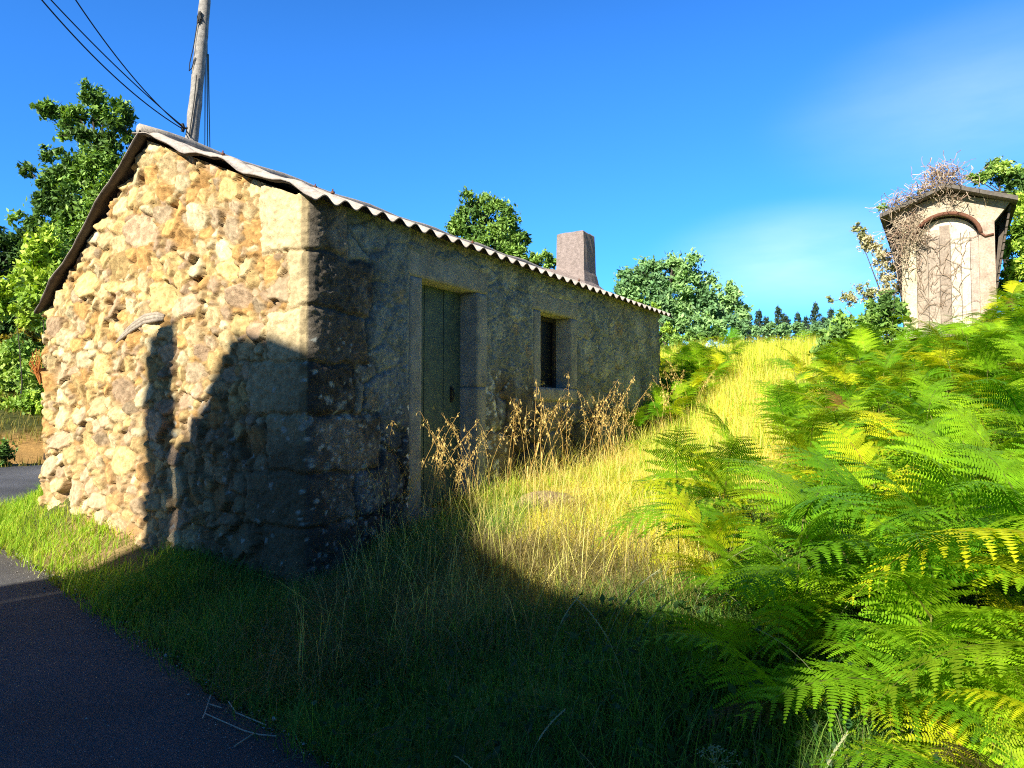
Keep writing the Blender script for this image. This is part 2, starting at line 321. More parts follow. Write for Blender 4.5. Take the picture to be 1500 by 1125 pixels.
# quoins: long blocks alternating along the corner
qz = [-.15, .34, .76, 1.16, 1.61, 2.0, 2.40, 2.84, 3.4]
qg = [.60, .42, .66, .40, .62, .40, .20, .52]; qw = [.62, .80, .50, .78, .46, .62, .66, .40]
def smooth_noise_field(a, z, sc, seed): return fbm(a * sc + 50, z * sc, 0, seed) - .5
wa = AC + smooth_noise_field(AC, ZZ, 5, 1) * .12 + smooth_noise_field(AC, ZZ, 17, 6) * .035; wz = ZZ + smooth_noise_field(AC, ZZ, 5, 2) * .10 + smooth_noise_field(AC, ZZ, 17, 9) * .03
def throw(lo, hi, zmax, spec, seed):
    r = np.random.default_rng(seed); S = []
    for rad, tries, fac in spec:
        for _ in range(tries):
            x, z = r.uniform(lo, hi), r.uniform(-.15, zmax); q = rad * r.uniform(.75, 1.25)
            if all(math.hypot((x - sx) / 1.25, z - sz) > (q + sr) * fac for sx, sz, sr in S): S.append((x, z, q))
    return np.array(S)
S1 = throw(-WID - .1, .1, 4.2, ((.120, 130, 1.3), (.082, 2600, .92), (.056, 7000, .86), (.030, 16000, .80)), 4)
S2 = throw(-.1, LEN + .1, 3.4, ((.27, 300, .95), (.19, 1200, .92), (.10, 2500, .9)), 5)
def voro(a, z, S, asp):
    f1 = np.full(a.shape, 9.); f2 = f1.copy(); idx = np.zeros(a.shape, int); fa = a.ravel(); fz = z.ravel()
    F1 = np.full(fa.shape, 9., np.float32); F2 = F1.copy(); ID = np.zeros(fa.shape, np.int32)
    for i, (sx, sz, sr) in enumerate(S):
        w = sr * 3.2
        m = np.nonzero((np.abs(fa - sx) < w * asp) & (np.abs(fz - sz) < w))[0]
        if not len(m): continue
        hh = (i * 7919 % 1000) / 1000; an = (hh - .5) * .9; ca_, sa_ = math.cos(an), math.sin(an); as_ = asp * (.8 + .6 * ((i * 104729 % 1000) / 1000))
        dx_ = (fa[m] - sx); dz_ = (fz[m] - sz); X_ = np.abs(dx_ * ca_ + dz_ * sa_) / as_; Z_ = np.abs(-dx_ * sa_ + dz_ * ca_)
        d = .5 * np.hypot(X_, Z_) + .5 * np.maximum(np.maximum(X_, Z_), (X_ + Z_) * .72) - sr
        l1 = d < F1[m]; F2[m] = np.where(l1, F1[m], np.minimum(F2[m], d)); ID[m] = np.where(l1, i, ID[m]); F1[m] = np.where(l1, d, F1[m])
    return (np.minimum(F2 - F1, .6) * .5).reshape(a.shape), ID.reshape(a.shape)
E1, ID1 = voro(wa, wz, S1, 1.25); E2, ID2 = voro(wa, wz, S2, 1.35)
isg = AC < 0
edge_d = np.where(isg, E1, E2); cid = np.where(isg, ID1, ID2 + 5000)
for i in range(len(qz) - 1):
    dx = np.minimum(wa + qg[i], qw[i] - wa); dz = np.minimum(wz - qz[i], qz[i + 1] - wz); d = np.minimum(dx, dz)
    ins = d > 0; cid = np.where(ins, 9000 + i, cid); edge_d = np.where(ins, d, np.minimum(edge_d, np.where(-d < .3, np.abs(d), 9)))
isq = cid >= 9000
rid = lambda seed: hsh(cid.astype(np.int64), 0 * cid, 0 * cid, seed)
fine = fbm(AC * 34, ZZ * 34, 0, 41, 3) - .5; med = fbm(AC * 9, ZZ * 9, 0, 43, 3) - .5
jw = np.where(isg, .014, .03); jw = np.where(isq, .032, jw)
prof = np.sqrt(np.clip(edge_d / jw, 0, 1)); tilt = (rid(3) - .5) * (wz * 0 + 1)
SX, SZ = S1[ID1][..., 0], S1[ID1][..., 1]; facet = (np.clip(wa - SX, -.12, .12) * (rid(21) - .5) * .75 + np.clip(wz - SZ, -.12, .12) * (rid(22) - .5) * .75 + np.abs(wa - SX + (rid(23) - .5) * .1) * (rid(24) - .6) * .35)
hg = prof ** .5 * (.022 + .028 * rid(7) + facet * 1.15) + fine * .026 + med * .022
hw = prof * (.020 + .016 * rid(7)) + fine * .020 + med * .028 + (fbm(AC * 2, ZZ * 2, 0, 77) - .5) * .05
hq = prof * (.04 + .015 * rid(7)) + fine * .03 + med * .03
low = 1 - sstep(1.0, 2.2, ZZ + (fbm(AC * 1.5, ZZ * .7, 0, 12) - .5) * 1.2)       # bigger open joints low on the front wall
hw = hw + low * prof * .022
ren = sstep(1.5, 2.1, ZZ + (fbm(AC * 1.3, ZZ * 1.3, 0, 88) - .5) * 1.6) * sstep(.55, .9, AC)
hw = hw * (1 - ren * .4) + (.02 + fine * .04 + med * .03) * ren * .4
H = np.where(isq, hq, np.where(isg, hg, hw))
for (a, b, c, d) in (DOOR, WIN):      # the wall stays behind the dressed stones round the openings
    k = 1 - sstep(.16, .24, np.maximum(np.maximum(a - AC, AC - b), np.maximum(c - ZZ, ZZ - d) * .9)); H = np.where(isg, H, H * (1 - k) + (fine * .008 + .0) * k)
th = (np.clip(AC / RC, -1, 1) * .5 + .5) * math.pi / 2
NRM = -UN * np.cos(th)[..., None] + NN * np.sin(th)[..., None]
core = KN + (UN + VN) * RC + NRM * RC
POS = np.where((AC < -RC)[..., None], KN + VN * (-AC)[..., None], np.where((AC > RC)[..., None], KN + UN * AC[..., None], core))
POS = POS + NRM * H[..., None]; POS[..., 2] += ZZ
# colours of the stones, with shade painted in low on the gable
pal = np.array([(.57, .43, .20), (.60, .47, .26), (.51, .39, .22), (.55, .39, .18), (.46, .33, .22), (.61, .51, .32), (.53, .31, .12), (.43, .33, .22)])
pk = (rid(11) * 8).astype(int) % 8; cg = pal[pk] * (.78 + .44 * rid(13))[..., None]; cg = cg * (.82 + .36 * fbm(AC * 14, ZZ * 14, 0, 83, 3))[..., None]
mort = np.array((.52, .38, .18)); jm = (1 - np.clip(edge_d / .02, 0, 1))[..., None]; cg = cg * (1 - jm * .8) + np.array((.24, .15, .065)) * jm * .8
lowk = (1 - sstep(.3, 1.9, ZZ + (fbm(AC * 1.4, ZZ * 1.4, 0, 51) - .5) * .8))[..., None]; cg = cg * (1 - .30 * lowk) + np.array((.50, .34, .22)) * .30 * lowk
cg = cg * (1 + fine[..., None] * .9)
palw = np.array([(.27, .275, .265), (.31, .30, .26), (.23, .24, .24), (.33, .30, .23), (.26, .265, .28), (.34, .27, .19)])
pk = (rid(11) * 6).astype(int) % 6; cw = palw[pk] * (.8 + .35 * rid(13))[..., None]
plas = np.array((.27, .285, .275)); pm = sstep(.42, .58, fbm(AC * 1.6, ZZ * 1.6, 0, 61))[..., None] * (1 - low[..., None]); cw = cw * (1 - pm * .6) + plas * pm * .6
st = sstep(.46, .62, fbm(AC * 3.2, ZZ * 1.5, 0, 65) * .7 + fbm(AC * 11, ZZ * 7, 0, 66) * .3 + .16 * (1 - sstep(.6, 2.4, ZZ)))[..., None]; cw = cw * (1 - st * .55)        # dark water streaks
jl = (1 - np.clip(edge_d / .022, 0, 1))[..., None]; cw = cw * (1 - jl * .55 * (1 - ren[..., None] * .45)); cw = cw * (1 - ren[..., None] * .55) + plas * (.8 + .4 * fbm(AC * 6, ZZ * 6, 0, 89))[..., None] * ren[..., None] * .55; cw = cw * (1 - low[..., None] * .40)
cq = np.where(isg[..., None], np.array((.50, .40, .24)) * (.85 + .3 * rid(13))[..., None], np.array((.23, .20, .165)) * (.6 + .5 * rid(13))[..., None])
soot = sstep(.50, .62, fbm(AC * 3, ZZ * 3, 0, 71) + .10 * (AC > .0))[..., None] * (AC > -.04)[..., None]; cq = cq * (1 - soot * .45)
cq = cq * (1 + fine[..., None] * .7)
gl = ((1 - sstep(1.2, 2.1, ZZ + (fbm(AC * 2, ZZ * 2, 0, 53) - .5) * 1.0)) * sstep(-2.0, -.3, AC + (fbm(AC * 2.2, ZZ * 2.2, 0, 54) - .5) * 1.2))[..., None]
cw = cw * np.array((.92, 1.0, 1.06)); CO = np.where(isq[..., None], cq, np.where(isg[..., None], cg, cw))
CO = np.where(isg[..., None], CO * (1 - gl * .88) + np.array((.11, .083, .055)) * gl * .88, CO)      # shade, with some grime, painted into the stones low at the corner
lr = np.random.default_rng(8)
def lichen(cx, cz, r, col, s):
    global CO
    m = np.nonzero((np.abs(AC - cx) < r * 1.6) & (np.abs(ZZ - cz) < r * 1.6)); d = np.hypot(AC[m] - cx, ZZ[m] - cz) / r + (vn(AC[m] * 60, ZZ[m] * 60, 0, 91) - .5) * 1.1
    k = (1 - sstep(.65, .95, d))[:, None] * s; CO[m] = CO[m] * (1 - k) + np.array(col) * k
for _ in range(330):
    x, z = lr.uniform(-.05, 1.3), lr.beta(1.6, 2.2) * 2.6; lichen(x, z, lr.uniform(.005, .020), (.46, .49, .46), .8)
for _ in range(30):
    x, z = lr.uniform(-.02, .9), lr.uniform(.3, 1.9); lichen(x, z, lr.uniform(.02, .05), (.34, .38, .37), .6)
for _ in range(170):
    x, z = lr.uniform(1.14, 1.36), lr.beta(1.2, 2) * 1.3 + .5; lichen(x, z, lr.uniform(.012, .045), (.80, .80, .74), .95)
for _ in range(120):
    x, z = lr.normal(2.42, .12), lr.uniform(.7, 2.0); lichen(x, z, lr.uniform(.010, .035), (.60, .64, .62), .85)
for _ in range(260):
    x, z = lr.uniform(2.3, 7.4), lr.uniform(.8, 2.9); lichen(x, z, lr.uniform(.008, .03), (.50, .54, .50), .7)
for _ in range(50):
    x, z = lr.uniform(2.4, 7.4), lr.uniform(1.4, 3.1); lichen(x, z, lr.uniform(.05, .16), (.46, .48, .42), .6)
for _ in range(16):
    x, z = lr.uniform(.5, 7.4), lr.uniform(1.7, 3.1); lichen(x, z, lr.uniform(.05, .12), (.34, .24, .12), .5)
for _ in range(70):
    x, z = lr.uniform(-1.6, -.1), lr.uniform(.2, 1.8); lichen(x, z, lr.uniform(.01, .03), (.45, .48, .45), .6)
na = len(acol); I = np.arange(na * NR).reshape(na, NR)
Fq = np.stack([I[:-1, :-1], I[1:, :-1], I[1:, 1:], I[:-1, 1:]], -1)
ca = (AC[:-1, :-1] + AC[1:, 1:]) / 2; cz = (ZZ[:-1, :-1] + ZZ[1:, 1:]) / 2
keep = np.ones(ca.shape, bool)
for (a, b, c, d) in (DOOR, WIN): keep &= ~((ca > a) & (ca < b) & (cz > c) & (cz < d))
def sub(name, mask, m):
    f = Fq[mask]; used, invx = np.unique(f.ravel(), return_inverse=True)
    V = POS.reshape(-1, 3)[used] - np.array(K); me = np_mesh(name, V, invx.reshape(-1, 4), m, CO.reshape(-1, 3)[used], True)
    return link(name, me, house)
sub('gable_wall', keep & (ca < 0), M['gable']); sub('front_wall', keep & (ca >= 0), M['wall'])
def hl(s, t, z): return hp(s, t, z) - K
# hidden walls
b = MB(); b.box(hl(WID - .25, .1, -.15), v * .25, u * (LEN - .1), Vector((0, 0, BACK_Z + .12)), (.45, .36, .22)); b.build('rear_wall', M['gable'], house)
b = MB(); b.prism([hl(.06, LEN - .32, -.15), hl(WID, LEN - .32, -.15), hl(WID, LEN - .32, BACK_Z - .03), hl(RIDGE_S, LEN - .32, RIDGE_Z - .03), hl(.06, LEN - .32, EAVE_Z - .03)], u * .32, (.3, .27, .2)); b.build('gable_wall', M['gable'], house)
# dressed stones round door and window: subdivided blocks with worn edges
def block(name, t0, t1, z0, z1, front=.012, depth=.3, m='jamb', seed=0, parent=None, amp=.006):
    nt_, nz_ = max(int((t1 - t0) / .03), 3), max(int((z1 - z0) / .03), 3)
    T, Z = np.meshgrid(np.linspace(0, 1, nt_ + 1), np.linspace(0, 1, nz_ + 1), indexing='ij'); tt = t0 + T * (t1 - t0); zz = z0 + Z * (z1 - z0)
    e = np.minimum(np.minimum(tt - t0, t1 - tt), np.minimum(zz - z0, z1 - zz)); f = front - .008 * (1 - np.clip(e / .02, 0, 1)) + (fbm(tt * 12 + seed, zz * 12, 0, 15) - .5) * amp * 2
    P = UN * tt[..., None] + NN * f[..., None]; P[..., 2] += zz
    Bk = UN * tt[..., None] - NN * depth; Bk = np.broadcast_to(Bk, P.shape).copy(); Bk[..., 2] += zz
    I = np.arange(P.shape[0] * P.shape[1]).reshape(P.shape[:2]); q = [np.stack([I[:-1, :-1], I[1:, :-1], I[1:, 1:], I[:-1, 1:]], -1).reshape(-1, 4)]; off = I.size
    for line in (I[0, :], I[-1, ::-1], I[::-1, 0], I[:, -1]): q.append(np.stack([line[:-1], line[1:], line[1:] + off, line[:-1] + off], -1))
    me = np_mesh(name, np.concatenate([P.reshape(-1, 3), Bk.reshape(-1, 3)]), np.concatenate(q), M[m], None, False)
    return link(name, me, parent or house)
block('door_lintel', 1.10, 2.52, 2.84, 3.13, seed=1)
block('door_jamb', 1.17, 1.35, .55, 2.838, seed=2)
block('door_jamb', 2.23, 2.44, 1.88, 2.838, seed=3, front=.010); block('door_jamb', 2.225, 2.40, .55, 1.876, seed=4, front=.016)
block('window_lintel', 3.36, 4.55, 2.812, 3.04, seed=5); block('window_jamb', 3.40, 3.56, 1.92, 2.81, seed=6); block('window_jamb', 4.33, 4.52, 1.92, 2.81, seed=7); block('window_sill', 3.40, 4.50, 1.76, 1.918, seed=8, front=.018)
dr = MB()
for i in range(6): dr.box(hl(.19 + .004 * (i % 2), 1.33 + i * .153, .70), u * .147, v * .035, Vector((0, 0, 2.16)), None)
dro = dr.build('door', M['door'], house)
b = MB(); b.box(hl(.175, 2.05, 1.72), u * .025, v * .02, Vector((0, 0, .16))); b.tube([hl(.16, 2.06, 1.74), hl(.145, 2.06, 1.80), hl(.16, 2.06, 1.86)], .008); b.build('handle', M['darkwood'], dro)
b = MB(); b.box(hl(-.02, 1.32, .55), u * .94, v * .34, Vector((0, 0, .165)), (.3, .28, .24)); b.build('doorstep', M['jamb'], house)
b = MB()
for t0, w_ in ((3.55, .06), (4.27, .06), (3.90, .05)): b.box(hl(.20, t0, 1.90), u * w_, v * .05, Vector((0, 0, .93)))
b.box(hl(.203, 3.55, 1.90), u * .78, v * .04, Vector((0, 0, .06))); b.box(hl(.203, 3.55, 2.76), u * .78, v * .04, Vector((0, 0, .06)))
wo = b.build('window', M['darkwood'], house)
b = MB(); b.box(hl(.225, 3.58, 1.93), u * .72, v * .006, Vector((0, 0, .86))); b.build('pane', M['void'], wo)
# corrugated roof
def sheet(name, s0, s1, zf, ns, sgn):
    T = np.arange(-.14, LEN + .27, .0135); S = np.linspace(s0, s1, ns); TT, SS = np.meshgrid(T, S, indexing='ij')
    z = np.vectorize(zf)(SS) + .052 + .027 * np.cos(2 * math.pi * TT / .212)
    z = z + np.where(TT < .35, (.35 - TT) / .5 * (.026 * np.sin(SS * 7.4 + .6) + .010 * np.sin(SS * 17)), 0) + (fbm(TT * 1.1, SS * 1.1, 0, 17) - .5) * .035
    z = z + np.where((SS - s0) * sgn < 1.15, .010, 0) * sgn
    P = KN * 0 + VN * SS[..., None] + UN * (TT + (TT < -.13) * (fbm(SS * 6, 0, 0, 19) - .5) * .05)[..., None]; P[..., 2] += z
    Q = P.copy(); Q[..., 2] -= .009
    a, c = TT.shape; I = np.arange(a * c).reshape(a, c); o_ = a * c
    q = np.stack([I[:-1, :-1], I[1:, :-1], I[1:, 1:], I[:-1, 1:]], -1).reshape(-1, 4); q2 = q[:, ::-1] + o_
    if sgn > 0: q, q2 = q[:, ::-1], q2[:, ::-1]
    L_ = [q, q2]
    for line in (I[0, :], I[-1, ::-1], I[::-1, 0], I[:, -1]): L_.append(np.stack([line[:-1], line[1:], line[1:] + o_, line[:-1] + o_], -1))
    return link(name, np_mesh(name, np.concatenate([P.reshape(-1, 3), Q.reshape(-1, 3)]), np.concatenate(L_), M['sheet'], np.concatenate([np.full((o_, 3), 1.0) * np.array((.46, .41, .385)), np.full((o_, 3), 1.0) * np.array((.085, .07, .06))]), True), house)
def zl(s): return EAVE_Z + (RIDGE_Z - EAVE_Z) * s / RIDGE_S
def zr(s): return RIDGE_Z + (BACK_Z - RIDGE_Z) * (s - RIDGE_S) / (WID - RIDGE_S)
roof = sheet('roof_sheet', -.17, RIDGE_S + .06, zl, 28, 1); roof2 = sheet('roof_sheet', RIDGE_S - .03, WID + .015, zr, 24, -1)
b = MB(); b.tube([hl(RIDGE_S + .0, t, RIDGE_Z + .075 + .015 * math.sin(t * 5)) for t in np.linspace(-.12, LEN + .2, 30)], .05, 8, (.40, .36, .33)); b.build('ridge_cap', M['sheet'], house, True)
for t, s in ((.22, -.02), (-.02, 1.0), (.9, .9), (2.6, .3), (5.0, .2)):
    b = MB(); b.tube([hl(s, t, zl(s) + .05), hl(s, t, zl(s) + .135)], .006, 5); b.tube([hl(s, t, zl(s) + .10), hl(s, t, zl(s) + .115)], .016, 6); b.build('roof_bolt', M['metal'], roof)
# chimney near the far end
chp = MB(); c0 = (.80, 6.12)
def ring(ds, dt, z, j=0): return [hl(c0[0] + a * ds + random.uniform(-j, j), c0[1] + b_ * dt + random.uniform(-j, j), z + random.uniform(-j, j)) for a, b_ in ((-1, -1), (1, -1), (1, 1), (-1, 1))]
zc = zl(c0[0]) + .05
prof_ = [(.42, .52, -.22), (.38, .44, .0), (.35, .38, .04), (.27, .27, .09), (.245, .215, .14), (.235, .205, .19), (.228, .20, .50), (.22, .195, .735), (.20, .18, .755)]
vs, fs = [], []
for ds, dt, dz in prof_:
    for (a0, b0), (a1, b1) in (((-1, -1), (1, -1)), ((1, -1), (1, 1)), ((1, 1), (-1, 1)), ((-1, 1), (-1, -1))):
        for k in range(4):
            a = a0 + (a1 - a0) * k / 4; b_ = b0 + (b1 - b0) * k / 4
            tl = (zl(c0[0] + a * ds) - zl(c0[0])) * (1 if dz < .1 else .4 if dz < .2 else 0)
            vs.append(hl(c0[0] + a * ds, c0[1] + b_ * dt, zc + dz + tl) + Vector((random.uniform(-1, 1), random.uniform(-1, 1), random.uniform(-1, 1))) * .008)
for i in range(len(prof_) - 1):
    for k in range(16): fs.append((i * 16 + k, i * 16 + (k + 1) % 16, i * 16 + 16 + (k + 1) % 16, i * 16 + 16 + k))
fs.append(tuple((len(prof_) - 1) * 16 + k for k in range(16)))
chp.add(vs, fs); cho = chp.build('chimney', M['chimney'], house)
# curved timber built into the gable
b = MB()
for k, (dz, w_) in enumerate(((0, .020), (-.028, .022), (-.058, .018))):
    pts = [hl(s, -.034 - .005 * k, 2.47 + dz * f_ + c - .04) for s, c, f_ in ((1.74, .03, .6), (1.85, .055, 1), (2.02, .05, 1.1), (2.2, -.01, 1), (2.36, -.09, .7), (2.46, -.15, .4))]
    b.tube(pts, [w_ * q for q in (.7, 1, 1, .9, .7, .35)], 8, random.choice(((.34, .29, .24), (.40, .34, .28))))
b.build('timber_lintel', M['timber'], house, True)

# ------------------------------------------------------------------ the village house behind the camera: its gable and chimney shade the bank
h_ = Vector((-math.sin(_az), -math.cos(_az), 0)); r_ = Vector((math.cos(_az), -math.sin(_az), 0)); VD = K.dot(h_) + 11
vh0 = h_ * VD
vh = empty('village_house', vh0 + r_ * -3, 'tall plastered village house across the road behind the viewer', 'house')
def vp(r, z, d=0): return vh0 + r_ * r + h_ * d + Vector((0, 0, z)) - vh.location
sil = [(-5.78, 7.60), (-5.42, 7.98), (-5.22, 8.37), (-5.02, 8.56), (-4.6, 8.54), (-4.2, 8.42), (-2.75, 7.20), (-1.9, 6.86), (-1.3, 6.80), (-.50, 6.86)]
b = MB(); b.prism([vp(-5.76, -1.5, .2)] + [vp(r, z - .15, .2) for r, z in sil] + [vp(-.52, -1.5, .2)], h_ * 6); b.build('wall', M['plaster'], vh)
b = MB(); b.prism([vp(r, z) for r, z in sil] + [vp(r, z - .15) for r, z in sil[::-1]], h_ * 6.4); ro_ = b.build('roof', M['slate'], vh)
b = MB(); b.prism([vp(-6.21, -1.5), vp(-6.23, 8.50), vp(-6.05, 8.70), vp(-5.80, 8.73), vp(-5.77, -1.5)], h_ * .6); b.build('chimney', M['plaster'], vh)
b = MB(); b.tube([vp(-5.0, 8.5, .1), vp(-5.0, 8.7, .1)], .02); b.build('finial', M['slate'], ro_)
# ------------------------------------------------------------------ utility pole and cables
def cable(name, p, q, sag, rad, label, group):
    p, q = Vector(p), Vector(q); b = MB()
    b.tube([p.lerp(q, t) - Vector((0, 0, sag * 4 * t * (1 - t))) - p for t in np.linspace(0, 1, 24)], rad, 5); o = b.build(name, M['cable']); o.location = p
    return tag(o, label, 'cable', group)
PD = 13.0
pt = [at(268, 330, PD), at(281, 205, PD), at(291, 100, PD), at(300, 2, PD), at(305, -60, PD)]
base = Vector((pt[0].x - .28, PD, gz(pt[0].x, PD) - .2)); pole = empty('utility_pole', base, 'leaning weathered wooden utility pole rising behind the stone house', 'pole')
b = MB(); pp = []
for i in range(len(pt)):
    pp.append(pt[i])
pp = [base] + pp; fine_pp = []
for a_, c_ in zip(pp[:-1], pp[1:]):
    for k in range(6): fine_pp.append(a_.lerp(c_, k / 6) + Vector((random.uniform(-1, 1) * .008, 0, 0)))
fine_pp.append(pp[-1]); nq = len(fine_pp)
b.tube([q - base for q in fine_pp], [(.135 - .045 * i / nq) * random.uniform(.95, 1.05) for i in range(nq)], 12); b.build('pole_shaft', M['pole'], pole, True)
b = MB(); a0 = at(267, 188, PD - .12) - base; b.tube([a0 + Vector((.0, 0, -.06)), a0 + Vector((.02, 0, .0)), a0 + Vector((0, 0, .08))], .035, 6); b.tube([a0, a0 + Vector((.14, .05, .02))], .02, 5); b.build('cable_clamp', M['cable'], pole)
b = MB(); a1 = at(291, 26, PD - .13) - base
for k in range(7): b.tube([a1 + Vector((random.uniform(-.03, .05), 0, random.uniform(-.12, .12))) for _ in range(3)], .014, 5)
b.build('cable_bracket', M['cable'], pole)
b = MB(); b.tube([at(x, y, PD - .12) - base for x, y in ((289, 34), (284, 66), (278, 92), (277, 104), (281, 100), (286, 84))], .009, 5); b.build('loose_cable', M['cable'], pole)
b = MB(); b.tube([at(x, y, PD - .135) - base for x, y in ((288, 110), (284, 150), (279, 185), (277, 200))], .010, 5); b.build('cable_conduit', M['cable'], pole)
cp = at(268, 189, PD - .1)
cable('power_cable', cp, at(16, -55, 9.5), .22, .011, 'lower black overhead cable running from the pole to the upper left sky', 'overhead cables')
cable('power_cable', cp + Vector((0, .03, .05)), at(20, -60, 9.6), .10, .010, 'middle black overhead cable running close beside the lower one', 'overhead cables')
cable('power_cable', cp + Vector((0, .05, .03)), at(66, -70, 9.5), .22, .010, 'right hand black overhead cable, steepest of those left of the pole', 'overhead cables')
for i, (x0, x1, lb) in enumerate(((301, 300, 'thin cable dropping behind the roof, nearest to the pole'), (303, 305, 'thin cable dropping behind the roof, middle of three'), (305, 309, 'thin cable dropping behind the roof, farthest right of three'))):
    cable('service_cable', at(x0, 40 + 20 * i, PD + .1), at(x1, 262, 34), .25, .014, lb, 'service cables behind the pole')

# ------------------------------------------------------------------ foliage helpers
def blades(P, h, w, lean, az, cols, segs=3, droop=0.):
    """grass blades: arrays of base point, height, width, lean, azimuth, colour"""
    N = len(P); lv = np.linspace(0, 1, segs + 1); d = np.stack([np.cos(az), np.sin(az), 0 * az], -1); sd_ = np.stack([-np.sin(az), np.cos(az), 0 * az], -1)
    V = np.zeros((N, segs + 1, 2, 3), np.float32)
    for i, t in enumerate(lv):
        c = P + d * (lean * h * t ** 1.8)[:, None]; c[:, 2] += h * (t - droop * lean * t ** 3)
        ww = (w * (1 - t) ** .7 + .0006)[:, None] * .5; V[:, i, 0] = c - sd_ * ww; V[:, i, 1] = c + sd_ * ww
    I = np.arange(N * (segs + 1) * 2).reshape(N, segs + 1, 2)
    F_ = np.stack([I[:, :-1, 0], I[:, :-1, 1], I[:, 1:, 1], I[:, 1:, 0]], -1).reshape(-1, 4)
    tip = np.linspace(.75, 1.15, segs + 1)[None, :, None, None]
    C_ = np.broadcast_to(cols[:, None, None, :], V.shape) * tip
    return V.reshape(-1, 3), F_, C_.reshape(-1, 3)
def blade_obj(name, parts, m, label, cat=None):
    V, F_, C_, o = [], [], [], 0
    for a, b_, c in parts: V.append(a); F_.append(b_ + o); C_.append(c); o += len(a)
    ob = link(name, np_mesh(name, np.concatenate(V), np.concatenate(F_), m, np.concatenate(C_)))
    return tag(ob, label, cat or name.replace('_', ' '), kind='stuff')
def house_local(x, y):
    d = np.stack([x - K.x, y - K.y], -1); return d @ VN[:2], d @ UN[:2]      # s, t
def scatter(k, x0, x1, y0, y1, test):
    x = rng.uniform(x0, x1, k); y = rng.uniform(y0, y1, k); s, t = house_local(x, y)
    ok = ~((s > -.03) & (s < WID + .1) & (t > -.05) & (t < LEN + .1)) & (road_d(x, y) > rng.uniform(-.10, .12, k)) & (y > .8)
    ok &= np.abs(x / y) < .80
    x, y, s, t = x[ok], y[ok], s[ok], t[ok]; m = test(x, y, s, t); x, y = x[m], y[m]
    return np.stack([x, y, ground(x, y) + (fbm(x * 2.5, y * 2.5, 0, 3) - .5) * .08 - .01], -1)
def pick(cols, N, jit=.25):
    c = np.array(cols)[rng.integers(0, len(cols), N)]; return c * rng.uniform(1 - jit, 1 + jit, (N, 1))
def mk(P, h0, h1, w0, w1, l0, l1, cols, segs=3, droop=.3, clump=None):
    N = len(P); h = rng.uniform(h0, h1, N); 
    if clump: h = h * (.45 + 1.1 * fbm(P[:, 0] * clump, P[:, 1] * clump, 0, 8))
    return blades(P.copy(), h, rng.uniform(w0, w1, N), rng.uniform(l0, l1, N), rng.uniform(0, 2 * math.pi, N), pick(cols, N), segs, droop)
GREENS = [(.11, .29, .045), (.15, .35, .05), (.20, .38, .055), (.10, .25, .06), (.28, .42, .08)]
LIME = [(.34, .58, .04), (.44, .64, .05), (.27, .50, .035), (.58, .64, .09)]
DRYC = [(.95, .90, .15), (.95, .91, .20), (.93, .84, .15), (.92, .90, .12), (.84, .68, .18), (.80, .86, .08)]
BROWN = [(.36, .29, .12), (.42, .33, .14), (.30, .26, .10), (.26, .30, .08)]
pathd = lambda x, y: seg_dist(x, y, path) + (fbm(x * 1.3, y * 1.3, 0, 21) - .5) * .9
bank = lambda x, y, s, t: ((pathd(x, y) > .85) | (y < 4.0)) & ((s < -.0) | (t < 0)) & (y < 6.6)
lit = lambda x, y, s, t: (x < -2.6)
g1 = scatter(90000, -2.9, 2.2, 1.5, 6.4, bank)
g2 = scatter(60000, -6.6, -2.4, 4.4, 9.8, lambda x, y, s, t: (t < 0) | (s > WID))
thin = fbm(g2[:, 0] * 1.6, g2[:, 1] * 1.6, 0, 33) + .35 * np.exp(-np.hypot(g2[:, 0] + 3.55, g2[:, 1] - 6.35) ** 2 * 1.2) < rng.uniform(.62, 1.0, len(g2)); g2 = g2[thin]
fld = scatter(26000, 1.5, 13, 8, 20, lambda x, y, s, t: (s < -.1) | (t > LEN + .2))
far_l = scatter(9000, -16, -7.5, 11.5, 20, lambda x, y, s, t: (road_d(x, y) < .7) | (road_d(x, y) > 2.4))
g3 = scatter(2600, -2.2, 2.0, 1.6, 5.6, bank)
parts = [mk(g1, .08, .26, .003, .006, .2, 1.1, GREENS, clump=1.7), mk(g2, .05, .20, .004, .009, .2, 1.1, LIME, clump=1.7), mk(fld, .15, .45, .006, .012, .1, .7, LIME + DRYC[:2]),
         mk(far_l, .08, .3, .01, .02, .1, .8, [(.30, .27, .06), (.22, .26, .05), (.42, .33, .09)]), mk(g3, .25, .5, .0022, .004, .4, 1.3, [(.20, .24, .10), (.12, .2, .05), (.28, .26, .12)], 6, .5)]
blade_obj('grass', parts, M['grass'], 'green grass covering the road bank and verge round the house')
inyard = lambda x, y, s, t: (pathd(x, y) < 1.5) | ((s < -.02) & (s > -1.1) & (t > .9))
d1 = scatter(150000, -1.4, 6.5, 3.7, 14, inyard); d4 = scatter(26000, 2.5, 11, 13, 18, lambda x, y, s, t: fbm(x * .8, y * .8, 0, 58) > .36); d2 = scatter(14000, -1.2, 5.5, 3.7, 14, inyard)
d3 = scatter(5000, -1.6, .9, 3.4, 6.4, lambda x, y, s, t: (s < 0) & (fbm(x * 2, y * 2, 0, 44) > .5))
q1 = fbm(d1[:, 0] * 2.0, d1[:, 1] * 2.0, 0, 93) + rng.normal(0, .05, len(d1)); pk1 = np.where(q1 < .37, 1, np.where(q1 > .58, 2, 0))
sh_ = (d1[:, 1] < 5.1 - d1[:, 0] * .9) & (d1[:, 1] < 5.6); d1b = d1[sh_]; d1 = d1[~sh_]; pk1 = pk1[~sh_]
